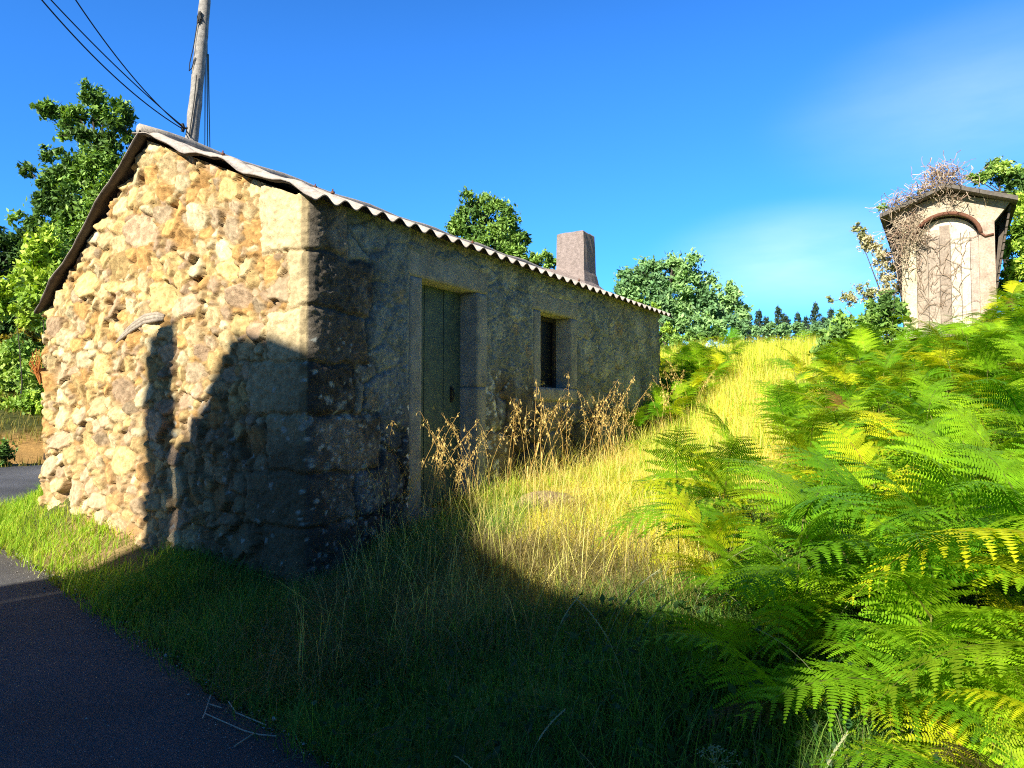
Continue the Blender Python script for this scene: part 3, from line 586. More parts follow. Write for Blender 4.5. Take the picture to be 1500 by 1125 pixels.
parts = [mk(d1b, .08, .34, .003, .006, .4, 1.8, BROWN, 4, .4, clump=1.5), mk(d1[pk1 == 0], .06, .22, .0035, .007, .4, 1.8, DRYC, clump=1.5), mk(d1[pk1 == 1], .08, .30, .004, .008, .3, 1.5, LIME, clump=1.5), mk(d1[pk1 == 2], .04, .16, .003, .006, .6, 2.0, [(.90, .74, .24), (.94, .82, .30), (.76, .58, .20)], clump=1.5), mk(d4, .3, .6, .006, .011, .1, .6, DRYC + LIME[:2], 3), mk(d2, .22, .55, .0025, .005, .1, 1.2, [(.92, .84, .30), (.88, .70, .24), (.80, .84, .16)], 4), mk(d3, .2, .5, .0025, .004, .3, 1.2, [(.30, .25, .13), (.36, .30, .15), (.22, .18, .09)], 5, .4)]
blade_obj('dry_grass', parts, M['dry'], 'dry yellow grass covering the sunlit yard beside the house')
# low broad leaved weeds in the shade of the bank
TS = np.array(to_sun)
def leafcloud(P, size, cols, up=.5, asp=.55, sunw=0.):
    N = len(P); a = rng.normal(size=(N, 3)); a[:, 2] += 0; a /= np.linalg.norm(a, axis=1)[:, None]
    nn = rng.normal(size=(N, 3)); nn[:, 2] += up * 2; nn += TS * sunw; nn -= (nn * a).sum(1)[:, None] * a; nn /= np.linalg.norm(nn, axis=1)[:, None]; b_ = np.cross(nn, a)
    sz = (size * rng.uniform(.6, 1.3, N))[:, None]
    V = np.stack([P - a * sz, P + b_ * sz * asp - nn * sz * .12, P + a * sz, P - b_ * sz * asp - nn * sz * .12], 1)
    return V.reshape(-1, 3), np.arange(N * 4).reshape(N, 4), np.repeat(cols, 4, 0)
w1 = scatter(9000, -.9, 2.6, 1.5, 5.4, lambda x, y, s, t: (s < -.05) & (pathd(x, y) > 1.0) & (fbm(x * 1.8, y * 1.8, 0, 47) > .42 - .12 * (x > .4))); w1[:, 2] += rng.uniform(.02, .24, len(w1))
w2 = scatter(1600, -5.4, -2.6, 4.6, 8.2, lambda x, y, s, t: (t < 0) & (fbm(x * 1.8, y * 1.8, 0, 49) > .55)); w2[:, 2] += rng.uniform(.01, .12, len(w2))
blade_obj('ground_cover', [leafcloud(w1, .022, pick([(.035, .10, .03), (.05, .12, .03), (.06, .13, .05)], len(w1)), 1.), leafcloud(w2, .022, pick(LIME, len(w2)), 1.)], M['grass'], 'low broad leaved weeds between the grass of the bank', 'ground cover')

# ------------------------------------------------------------------ bracken
def frond_arrays(L=1.0, npair=15, seed=0, npin=21):
    r = np.random.default_rng(seed); V, F_, C_ = [], [], []
    def rach(t): return np.array([L * (t - .10 * t ** 3), 0.04 * L * math.sin(t * 3 + seed), L * (.22 * t - .56 * t ** 2.4)])
    def addq(p0, p1, p2, p3, c):
        b_ = len(V); V.extend((p0, p1, p2, p3)); F_.append((b_, b_ + 1, b_ + 2, b_ + 3)); C_.extend([c] * 4)
    base_c = np.array((.25, .50, .018))
    ts = np.linspace(0, 1, 12)
    for a, b_ in zip(ts[:-1], ts[1:]):
        p, q = rach(a), rach(b_); w0, w1 = .007 * (1.1 - a), .007 * (1.1 - b_)
        addq(p + (0, w0, 0), p - (0, w0, 0), q - (0, w1, 0), q + (0, w1, 0), np.array((.2, .25, .05)))
    for i in range(npair):
        t = .06 + .92 * (i / (npair - 1)) ** .92; o = rach(t); tg = rach(min(t + .02, 1.0)) - rach(t - .02); tg /= np.linalg.norm(tg)
        ln = L * (.40 * (1 - t) ** .85 + .015) * (1 if i else .85)
        for sd_ in (-1, 1):
            fw = .40 + .25 * t + r.uniform(-.08, .08); ax = tg * fw + np.array((0, sd_, 0)) * math.sqrt(max(1 - fw * fw, .1)); ax /= np.linalg.norm(ax)
            up = np.cross(ax, tg) * -sd_; up /= np.linalg.norm(up); side = np.cross(up, ax)
            dr_ = r.uniform(.15, .50); cc = base_c * r.uniform(.8, 1.3); lnn = ln * r.uniform(.88, 1.1); k = max(int(npin * (lnn / (.41 * L)) ** .6), 4)
            pos = lambda q: o + ax * lnn * q - np.array((0, 0, 1)) * lnn * dr_ * q ** 2 + up * lnn * .06 * q
            for j in range(k):
                q = (j + .1) / k; q2 = (j + .95) / k; pl = (.16 * (1 - q) ** .75 + .012) * lnn; p, pq = pos(q), pos(q2); fwd = ax * lnn * .9 / k
                for ss in (-1, 1):
                    ln2 = pl * r.uniform(.9, 1.1); tip = side * ss * ln2 + up * ln2 * r.uniform(-.25, .05)
                    addq(p, pq - ax * lnn * .06 / k, p + tip * 1.02 + fwd * 1.05, p + tip * .72 + fwd * .25, cc * r.uniform(.88, 1.12))
    return np.array(V), np.array(F_), np.array(C_)
FR = [frond_arrays(1.0, 13 + (i % 3), i) for i in range(6)]
FMESH = [np_mesh('frond', a, b_, M['fern'], c) for a, b_, c in FR]
FRY = [np_mesh('frond', a, b_, M['fern'], c * np.array((1.9, 1.2, 1.2))) for a, b_, c in FR]
FBR = [np_mesh('frond', a, b_, M['fern'], np.array((.34, .19, .06)) * (c / c.mean(0))) for a, b_, c in FR[:2]]
STALK = {}
def stalk_mesh(H, bend):
    k = (round(H, 1), round(bend, 1))
    if k not in STALK:
        b = MB(); H, bend = k
        b.tube([(bend * (t ** 2) * H, 0, H * t - .05 * (1 - t)) for t in np.linspace(0, 1, 6)], [.005, .0048, .0044, .004, .0036, .003], 5); STALK[k] = b.mesh('bracken_fern', M['stalk'], True)
    return STALK[k]
def fern(x, y, az, H, spec, label, group, yellow=False, z=None, name='bracken_fern', tilt=0):
    """spec: list of (height share, azimuth, pitch, length)"""
    k = stalk_mesh(H, .25); H, bend = round(H, 1), .2
    o = link(name, k, loc=(x, y, (gz(x, y) if z is None else z) - .02), rot=(0, tilt, az)); tag(o, label, 'fern', group)
    for hs, fa, pt_, L in spec:
        c = link('frond', random.choice(FBR if (hs < .85 and random.random() < .05) else FRY if yellow else FMESH), o, (bend * hs ** 2 * H, 0, H * hs), (random.uniform(-.25, .25), -pt_, fa)); c.scale = (L, L, L)
    return o
def rspec(L):
    s = [(1.0, random.uniform(-.3, .3), random.uniform(.4, 1.1), L)]
    k = random.choice((4, 5, 5, 6)); a0 = random.uniform(0, 6)
    for i in range(k): s.append((random.uniform(.6, .98), a0 + 2 * math.pi * i / k + random.uniform(-.4, .4), random.uniform(.1, .95), L * random.uniform(.65, 1.0)))
    return s
# nearest, one by one: x, y, az, H, fronds, label
GR = 'bracken ferns nearest the viewer'
hand = [
    (1.80, 2.15, 0, .4, [(1, math.pi + .06, .25, 1.0), (.8, math.pi - .9, .1, .6), (.7, 1.0, .3, .7), (.9, -1.2, .2, .7)], 'sunlit bracken fern with a broad yellow green frond across the lower right', True),
    (1.62, 1.75, 0, .2, [(1, math.pi - .25, .2, .75), (.9, math.pi + .9, .3, .6), (.7, .3, .3, .6), (.8, 1.4, .4, .6)], 'lowest bracken fern in the bottom right corner', False),
    (1.95, 2.60, 0, .6, [(1, math.pi + .15, .25, 1.0), (.85, math.pi - .6, .15, .8), (.8, .8, .3, .7), (.6, -1.7, .0, .7)], 'sunlit bracken fern arching left above the broad yellow green frond', True),
    (1.38, 2.75, 0, .6, [(1, math.pi + .35, .15, .75), (.9, -1.2, .2, .7), (.8, 1.2, .4, .7), (.7, 2.6, .2, .6), (.5, -.4, .1, .6)], 'bracken fern with drooping lit fronds above the dark shaded hollow', False),
    (1.15, 3.05, 0, .4, [(1, math.pi - .1, .05, .75), (.9, math.pi + 1.0, .0, .6), (.8, .8, .3, .6), (.7, -1.2, .1, .6)], 'shaded bracken fern reaching left over the dark grass', False),
    (1.05, 3.7, 0, .5, [(1, math.pi + .1, .2, .8), (.9, math.pi - .8, .1, .7), (.8, 1.5, .3, .7), (.7, 0, .4, .7), (.6, -1.5, .1, .6)], 'bracken fern at the left edge of the thicket against yellow grass', False),
    (1.0, 1.95, 0, .2, [(1, 2.9, .2, .5), (.9, -1.9, .3, .45), (.8, -.6, .2, .45)], 'small dark bracken fern in the shade at the bottom edge', False),
    (1.25, 1.72, 0, .1, [(1, 2.6, .5, .5), (.9, -2.3, .4, .5), (.8, -.6, .4, .45), (.9, .9, .6, .5)], 'low lit bracken fern at the bottom edge next to the corner fern', False),
    (1.32, 2.02, 0, .2, [(1, 3.0, .4, .6), (.9, -1.7, .4, .5), (.8, -.4, .3, .5), (.9, 1.2, .6, .5)], 'low bracken fern under the broad yellow green frond', False),
    (1.22, 2.35, 0, .3, [(1, 3.3, .2, .65), (.9, -1.5, .3, .5), (.8, 2.2, .3, .5), (.9, .6, .6, .5)], 'half shaded bracken fern at the edge of the building shadow', False)]
for x, y, az, H, sp, lb, yl in hand: fern(x, y, az, H, sp, lb, GR, yl)
def place_ferns(k, test, Hr, Lr, label, group, box, mind, yel=.25):
    P = []; tries = 0
    while len(P) < k and tries < 20000:
        tries += 1; x, y = random.uniform(*box[:2]), random.uniform(*box[2:])
        if abs(x / y) > .80 or not test(x, y): continue
        s, t = house_local(np.array([x]), np.array([y]))
        if -.25 < s[0] < WID + .2 and -.2 < t[0] < LEN + .2: continue
        if any((x - a) ** 2 + (y - b_) ** 2 < mind * mind for a, b_ in P): continue
        P.append((x, y))
    for x, y in P:
        fern(x, y, random.uniform(0, 6.28), random.uniform(*Hr), rspec(random.uniform(*Lr)), label, group, random.random() < yel, tilt=random.uniform(-.15, .15))
    return len(P)
pds = lambda x, y: float(seg_dist(np.array([x]), np.array([y]), path)[0])
place_ferns(26, lambda x, y: x > .8 + max(0, 3.0 - y) * .5 and y < 3.6, (.15, .35), (.4, .6), 'low bracken fern filling the ground between taller ferns at the lower right', 'low bracken ferns at the lower right', (.8, 2.9, 1.6, 3.6), .17, .3)
place_ferns(34, lambda x, y: x > .95 + max(0, 3.4 - y) * .55 and y < 4.6, (.4, .75), (.48, .75), 'bracken fern of the near thicket on the lower right', 'bracken ferns of the near thicket', (.8, 3.6, 2.4, 4.6), .2)
place_ferns(85, lambda x, y: pds(x, y) > 1.15 and x > 1.4 + (y - 5) * .3, (.35, .85), (.36, .64), 'bracken fern on the sunlit slope right of the yellow grass', 'bracken ferns on the right slope', (1.1, 6.5, 4.4, 8.2), .27)
place_ferns(80, lambda x, y: pds(x, y) > 1.0 and x > 2.9 + (y - 8) * .5, (.4, .9), (.42, .66), 'bracken fern higher on the slope below the granary', 'bracken ferns below the granary', (2.4, 9.6, 8.0, 12.6), .35)
place_ferns(55, lambda x, y: pds(x, y) > .9 and y < 14.2 and x < 1.2 + (y - 8) * .6 + .9, (.35, .6), (.4, .62), 'bracken fern on the field beyond the far end of the house', 'bracken ferns on the field edge', (1.8, 6, 10.4, 16), .25)
# the rest of the hillside bracken reads as one mass
mp_ = []
for _ in range(1700):
    x, y = random.uniform(1.2, 16), random.choice((random.uniform(4.6, 12), random.uniform(8, 19)))
    if abs(x / y) > .8: continue
    s, t = house_local(np.array([x]), np.array([y]))
    if -.3 < s[0] < WID + .3 and t[0] < LEN + .3: continue
    if pds(x, y) < 1.15 or x < 1.4 or (y < 10 and x < 1.4 + (y - 5) * .3) or (y > 13.2 and random.random() < .7): continue
    mp_.append((x, y))
zs = ground(np.array([q[0] for q in mp_]), np.array([q[1] for q in mp_])); acc = []
lowF = [frond_arrays(1.0, 9, 20 + i, 7) for i in range(4)]
for (x, y), z in zip(mp_, zs):
    for _ in range(2):
        a, b_, c = random.choice(lowF); L = random.uniform(.36, .6); m3 = np.array((Matrix.Rotation(random.uniform(0, 6.28), 3, 'Z') @ Matrix.Rotation(-random.uniform(.1, .9), 3, 'Y')))
        acc.append(((a * L) @ m3.T + np.array((x, y, z + random.uniform(.1, .5))), b_, c * random.uniform(.8, 1.2) * np.array(random.choice(((1, 1, 1), (1.6, 1.15, 1), (1.2, 1.05, 1))))))
blade_obj('bracken_thicket', acc, M['fern'], 'distant mass of bracken covering the top of the slope', 'bracken')

# ------------------------------------------------------------------ wild oats in front of the wall
OATC = [(.86, .64, .22), (.90, .72, .28), (.78, .52, .17)]
def oat_proto(seed):
    r = random.Random(seed); H = r.uniform(.75, 1.15); lean = r.uniform(.05, .45); b = MB()
    cur = lambda t: Vector((lean * H * t ** 2, .02 * math.sin(t * 6 + seed), H * t * (1 - .12 * lean * t)))
    b.tube([cur(t) for t in np.linspace(0, 1, 9)], [.0020 - .0012 * t for t in np.linspace(0, 1, 9)], 4, OATC[seed % 3])
    for k in range(1):
        t = r.uniform(.1, .4); p = cur(t); a = r.uniform(0, 6.28); d = Vector((math.cos(a), math.sin(a), 0)); L = r.uniform(.15, .28); sd_ = Vector((-d.y, d.x, 0)) * .004
        q = [p, p + d * L * .4 + Vector((0, 0, L * .45)), p + d * L + Vector((0, 0, L * .3))]
        b.add([q[0] - sd_, q[0] + sd_, q[1] + sd_, q[1] - sd_, q[2]], [(0, 1, 2, 3), (3, 2, 4)], OATC[(seed + 1) % 3])
    st = b.mesh('wild_oat', M['oat'])
    b = MB()
    for k in range(r.randint(13, 20)):
        t = r.uniform(.55, 1.0); p = cur(t); a = r.uniform(0, 6.28); d = Vector((math.cos(a), math.sin(a), 0)); L = r.uniform(.012, .055) * (1.5 - t)
        e = p + d * L + Vector((0, 0, L * .5)); e2 = e + d * L * .4 - Vector((0, 0, .012)); b.tube([p, e, e2], .0007, 3, OATC[0])
        ln = r.uniform(.022, .038); sd_ = Vector((-d.y, d.x, 0)) * .0030; dn = (Vector((0, 0, -1)) + d * r.uniform(.1, .7)).normalized()
        for q in (-1, 1):
            dd = (dn + Vector((-d.y, d.x, 0)) * .22 * q).normalized(); b.add([e2, e2 + dd * ln * .4 + sd_, e2 + dd * ln, e2 + dd * ln * .4 - sd_], [(0, 1, 2, 3)], (.80, .60, .22))
    return st, b.mesh('seed_head', M['oat'])
OP = [oat_proto(i) for i in range(8)]
def oats(k, tr, sr, label, group, hs=(.8, 1.15)):
    for _ in range(k):
        t, s = random.uniform(*tr), -random.uniform(*sr); P = hp(s, t, 0); i = random.randrange(8)
        o = link('wild_oat', OP[i][0], loc=(P.x, P.y, gz(P.x, P.y) - .02), rot=(random.uniform(-.14, .14), random.uniform(-.14, .14), random.uniform(0, 6.28))); q = random.uniform(*hs); o.scale = (q, q, q)
        tag(o, label, 'grass stalk', group); link('seed_head', OP[i][1], o)
oats(14, (1.9, 3.0), (.15, .7), 'tall dry wild oat stalk just right of the door', 'wild oats right of the door', (.9, 1.25))
oats(34, (2.9, 5.2), (.12, .8), 'dry wild oat stalk below the window', 'wild oats below the window')
oats(22, (5.4, 7.5), (.12, .7), 'dry wild oat stalk by the far end of the front wall', 'wild oats at the far wall end', (.85, 1.2))
oats(8, (1.2, 1.9), (.2, .6), 'dry wild oat stalk standing before the green door', 'wild oats before the door', (.8, 1.1))
oats(16, (.2, 1.2), (.15, .6), 'dim dry wild oat stalk by the dark wall left of the door', 'wild oats left of the door', (.75, 1.1))

def rye_proto(seed):
    r = random.Random(seed); H = r.uniform(.38, .6); lean = r.uniform(.1, .5); b = MB(); cur = lambda t: Vector((lean * H * t ** 2.2, 0, H * (t - .35 * lean * t ** 3)))
    b.tube([cur(t) for t in np.linspace(0, 1, 12)], [.0017 - .0008 * t for t in np.linspace(0, 1, 12)], 4, (.30, .34, .16)); st = b.mesh('rye_stalk', M['oat']); b = MB()
    for k in range(22):
        t = .66 + .34 * k / 21; p = cur(t); d = (cur(min(t + .02, 1.02)) - cur(t)).normalized(); sd_ = Vector((0, 1 if k % 2 else -1, 0)); e = p + d * .016 + sd_ * .006; b.add([p - d * .003, p + sd_ * .005 + d * .006, e, p + d * .010], [(0, 1, 2, 3)], (.46, .48, .28))
    b.tube([cur(t) for t in np.linspace(.66, 1, 6)], .0012, 3, (.46, .48, .28))
    return st, b.mesh('seed_head', M['oat'])
RY = [rye_proto(i) for i in range(4)]
for i in range(24):
    px_, Y_ = random.uniform(760, 1290), random.uniform(2.1, 3.4); x_ = (px_ - 750) / FOC * Y_; a, b_ = RY[i % 4]
    o = link('rye_stalk', a, loc=(x_, Y_, gz(x_, Y_) - .01), rot=(0, 0, random.choice((random.uniform(-.6, .6), random.uniform(2.5, 3.8))))); tag(o, 'arching grass stalk with a narrow seed head in the shaded bank', 'grass stalk', 'seeding grasses in the shade', 'thing'); link('seed_head', b_, o)
ux, uy = .62, 2.25; b = MB(); b.tube([(0, 0, -.02), (.01, 0, .22), (0, 0, .42)], [.006, .005, .004], 6, (.16, .22, .07)); b2 = MB(); r = random.Random(3)
for k in range(13):
    a = 2.4 * k; d = Vector((math.cos(a), math.sin(a), 0)) * (.018 + .05 * (k % 3) / 2); e = Vector((0, 0, .42)) + d + Vector((0, 0, .05 - d.length * .4)); b2.tube([(0, 0, .42), e], .0014, 3, (.20, .26, .09))
    for _ in range(9): q = e + Vector((r.gauss(0, .007), r.gauss(0, .007), r.gauss(0, .003))); b2.add([q, q + Vector((.004, 0, .001)), q + Vector((.004, .004, .002)), q + Vector((0, .004, .001))], [(0, 1, 2, 3)], (.34, .38, .2))
t_ = b.build('umbel_plant', M['oat']); t_.location = (ux, uy, gz(ux, uy)); tag(t_, 'green umbel plant gone to seed in the shade at the bottom', 'plant'); b2.build('umbel', M['oat'], t_)
# ------------------------------------------------------------------ small things on the ground
b = MB(); o0 = Vector((-1.02, 3.0, float(road_z(-1.02, 3.0)) + .012))
tw = lambda *pp: [at(x, y, 3.25) for x, y in pp]
def on_road(x, y):
    d = at(x, y, 1) - Vector((0, 0, EYE)); nrm = Vector((.05, -.02, 1)); k = -(Vector((0, 0, EYE - .016)).dot(nrm)) / d.dot(nrm); return Vector((0, 0, EYE)) + d * k
o0 = on_road(300, 1045)
for pts in (((309, 1018), (300, 1045), (357, 1070), (380, 1076), (405, 1078)), ((306, 1031), (325, 1037)), ((335, 1028), (346, 1044), (390, 1062)), ((372, 1074), (343, 1093)), ((300, 1045), (297, 1052))):
    b.tube([on_road(x, y) - o0 for x, y in pts], .0032, 5, (.52, .46, .36))
t_ = b.build('dry_twig', M['creeper']); t_.location = o0; tag(t_, 'pale broken dry twig lying on the shaded road edge', 'twig')
o0 = on_road(402, 1056); b = MB(); b.add([(random.uniform(-1, 1) * .016, random.uniform(-1, 1) * .012, random.uniform(0, 1) * .02) for _ in range(9)], [(0, 1, 2), (2, 3, 4), (4, 5, 6), (6, 7, 8), (1, 3, 5), (0, 4, 8)], (.6, .62, .62))
t_ = b.build('paper_scrap', M['creeper']); t_.location = o0; tag(t_, 'tiny crumpled white scrap at the road edge beside the twig', 'scrap')
def rock(x, y, sx, sy, sz, label):
    th_, ph = np.meshgrid(np.linspace(0, 2 * math.pi, 25)[:-1], np.linspace(.02, math.pi - .02, 14)); d = np.stack([np.cos(th_) * np.sin(ph), np.sin(th_) * np.sin(ph), np.cos(ph)], -1)
    r = .75 + .5 * fbm(d[..., 0] * 1.7 + 9, d[..., 1] * 1.7, d[..., 2] * 1.7, 5); P = d * r[..., None] * np.array((sx, sy, sz)); I = np.arange(14 * 24).reshape(14, 24); J = np.roll(I, -1, 1)
    o = link('rock', np_mesh('rock', P.reshape(-1, 3), np.stack([I[:-1], I[1:], J[1:], J[:-1]], -1).reshape(-1, 4), M['rock'], None, True), loc=(x, y, gz(x, y) + sz * .05)); tag(o, label, 'rock')
rock(.33, 6.6, .30, .24, .13, 'low rounded rock half buried in the yellow grass')
# orange dried plant on the left edge of the gable
q0 = hp(WID + .0, -.06, 1.95); b = MB()
for _ in range(26):
    a = random.uniform(-.5, .9); L = random.uniform(.12, .34); b.tube([(0, 0, random.uniform(-.05, .05)), tuple(v * L * .35 * a + Vector((0, 0, L * .6)) - u * random.uniform(0, .08)), tuple(v * L * .7 * a + Vector((0, 0, L)))], [.006, .004, .002], 4, random.choice(((.45, .16, .04), (.5, .22, .06))))
t_ = b.build('dried_plant', M['creeper']); t_.location = q0; tag(t_, 'rust orange dried plant growing from the left edge of the gable', 'plant')

# ------------------------------------------------------------------ granary
GD = 12.0; gk = GD / FOC
gfr = math.radians(31.0); gu = Vector((math.sin(gfr), math.cos(gfr), 0)); gr_ = Vector((math.cos(gfr), -math.sin(gfr), 0))     # depth and right
gc = at(1390, 480, GD); gc.z = 3.05
gran = empty('granary', Vector((gc.x, gc.y, gz(gc.x, gc.y))), 'narrow stone granary with bleached arched door, standing on the slope at right', 'granary')
def gp(r, d, z): return gc + gr_ * r + gu * d + Vector((0, 0, z)) - gran.location
FW, FH, GL = .67, 1.95, 3.2
STN = (.48, .40, .31)
for s_, cc in ((-1, (.60, .52, .38)), (1, (.46, .35, .29))):
    b = MB(); b.box(gp(s_ * FW - (.22 if s_ > 0 else 0), 0, -.02), gr_ * .22, gu * .24, Vector((0, 0, 1.72)), cc); b.build('pillar', M['lime'], gran)
b = MB(); ar = .50; az_ = 1.50
tri = [gp(-FW, .012, 1.69), gp(-ar, .012, 1.69)] + [gp(-ar * math.cos(t), .012, az_ + ar * .80 * math.sin(t)) for t in np.linspace(.35, math.pi - .35, 13)] + [gp(ar, .012, 1.69), gp(FW, .012, 1.69), gp(FW + .22, .012, 1.98), gp(0, .012, 2.26), gp(-FW - .22, .012, 1.98)]
b.prism(tri, gu * .2, STN); b.build('gable', M['lime'], gran)
b = MB(); pts = [gp(-ar * .96 * math.cos(t), -.02, az_ + ar * .82 * math.sin(t)) for t in np.linspace(.05, math.pi - .05, 18)]
b.tube(pts, .032, 8); b.tube([pts[-1], pts[-1] + gr_ * .06 - Vector((0, 0, .06)), pts[-1] + gr_ * .18 - Vector((0, 0, .04))], .018, 6); b.build('arch', M['metal'], gran, True)
b = MB(); b.box(gp(-.62, .165, -.02), gr_ * 1.24, gu * .03, Vector((0, 0, 1.99)), (.10, .09, .08)); b.build('back_board', M['planks'], gran)
dd = MB(); x = -.465; wds = [.19, .17, .16, .15, .13, .13]; tops = [1.62, 1.70, 1.76, 1.74, 1.68, 1.60]; cols_ = [(.36, .30, .25), (.40, .33, .28), (.32, .26, .22), (.58, .51, .43), (.62, .55, .47), (.44, .35, .31)]
for w_, tp, cc in zip(wds, tops, cols_):
    dd.box(gp(x, .10 + random.uniform(0, .012), -.02), gr_ * (w_ - .008), gu * .035, Vector((0, 0, tp)), cc); x += w_
dd.build('door', M['planks'], gran)
b = MB(); b.prism([gp(-.44 * math.cos(t), .12, az_ + .36 * math.sin(t)) for t in np.linspace(.25, math.pi - .25, 10)], gu * .03, (.70, .60, .50)); b.build('arch_panel', M['planks'], gran)
b = MB(); b.box(gp(-FW - .06, -.08, -.16), gr_ * (2 * FW + .12), gu * (GL + .1), Vector((0, 0, .135)), (.52, .45, .36)); b.build('floor_slab', M['lime'], gran)
b = MB()
for s_ in (-1, 1):
    for d in (.1, 1.5, 2.8): b.box(gp(s_ * .5 - .14, d, -1.3), gr_ * .28, gu * .28, Vector((0, 0, 1.138)), (.42, .38, .32))
b.build('base', M['lime'], gran)
for s_ in (-1, 1):               # slatted sides lean outwards to the eaves
    b = MB()
    for k in range(15):
        z0 = .10 + k * .125; o_ = FW - .06 + .27 * (k / 14) ** 1.1
        b.box(gp(s_ * o_ - .015, .08, z0), gr_ * .03 + Vector((0, 0, 0)), gu * GL, Vector((0, 0, .105)) + gr_ * s_ * .02, (.11, .09, .075))
    for d in (.45, 1.6, 3.1): b.prism([gp(s_ * (FW - .08), d, 0), gp(s_ * (FW - .02), d, 0), gp(s_ * (FW + .20), d, 1.95), gp(s_ * (FW + .12), d, 1.95)], gu * .07, (.12, .10, .085))
    b.build('side_slats', M['timber'], gran)
b = MB()
for s_ in (-1, 1):
    e, a_ = (s_ * (FW + .31), 1.93), (0, 2.30)
    ns_ = 9
    for k in range(ns_):
        d0 = -.22 + k * (GL + .35) / ns_; j = random.uniform(-.012, .012)
        b.prism([gp(a_[0], d0, a_[1] + j), gp(e[0], d0, e[1] + j), gp(e[0], d0, e[1] + .07 + j), gp(a_[0], d0, a_[1] + .07 + j)], gu * ((GL + .35) / ns_ + .0), None)
b.build('roof', M['slate'], gran)
# dead creeper on the granary
b = MB(); r = random.Random(5)
def tangle(c, sr, su, k, L, rad=.006):
    for _ in range(k):
        p = c + gr_ * r.gauss(0, sr) + gu * r.gauss(0, .07) + Vector((0, 0, r.gauss(0, su))); d = Vector((r.gauss(0, 1), r.gauss(0, 1), r.gauss(0, 1))).normalized(); pts = [p]
        for _ in range(4):
            d = (d + Vector((r.gauss(0, .5), r.gauss(0, .5), r.gauss(0, .5)))).normalized(); pts.append(pts[-1] + d * L * r.uniform(.6, 1.2) / 4)
        cc = r.choice(((.42, .33, .25), (.35, .27, .2), (.5, .40, .3), (.30, .2, .15))); b.tube([q for q in pts], rad * r.uniform(.5, 1.1), 3, cc)
tangle(gp(-.02, -.1, 2.44), .17, .09, 190, .32); tangle(gp(-.05, -.15, 2.60), .10, .06, 80, .25)
for k in range(7): tangle(gp(-.15 - k * .12, -.18, 2.38 - k * .045), .07, .04, 26, .3)
tangle(gp(-.60, -.08, 1.66), .12, .16, 150, .38); tangle(gp(-.62, -.06, 1.25), .06, .22, 80, .36); tangle(gp(-.42, -.03, 1.62), .08, .12, 60, .3); tangle(gp(.25, -.12, 2.14), .22, .05, 30, .3)
for _ in range(80):
    p = gp(r.uniform(-.45, .25), .085, r.uniform(.05, 1.45)); pts = [p]; a = r.uniform(-.9, .9)
    for _ in range(5): a += r.gauss(0, .4); pts.append(pts[-1] + (gr_ * math.sin(a) + Vector((0, 0, math.cos(a)))) * .07)
    b.tube(pts, r.uniform(.002, .005), 3, r.choice(((.30, .22, .16), (.22, .15, .1))))
cr = b.build('dead_creeper', M['creeper']); cr.location = gran.location; tag(cr, 'dead creeper stems tangled over the granary roof peak and door', 'creeper')

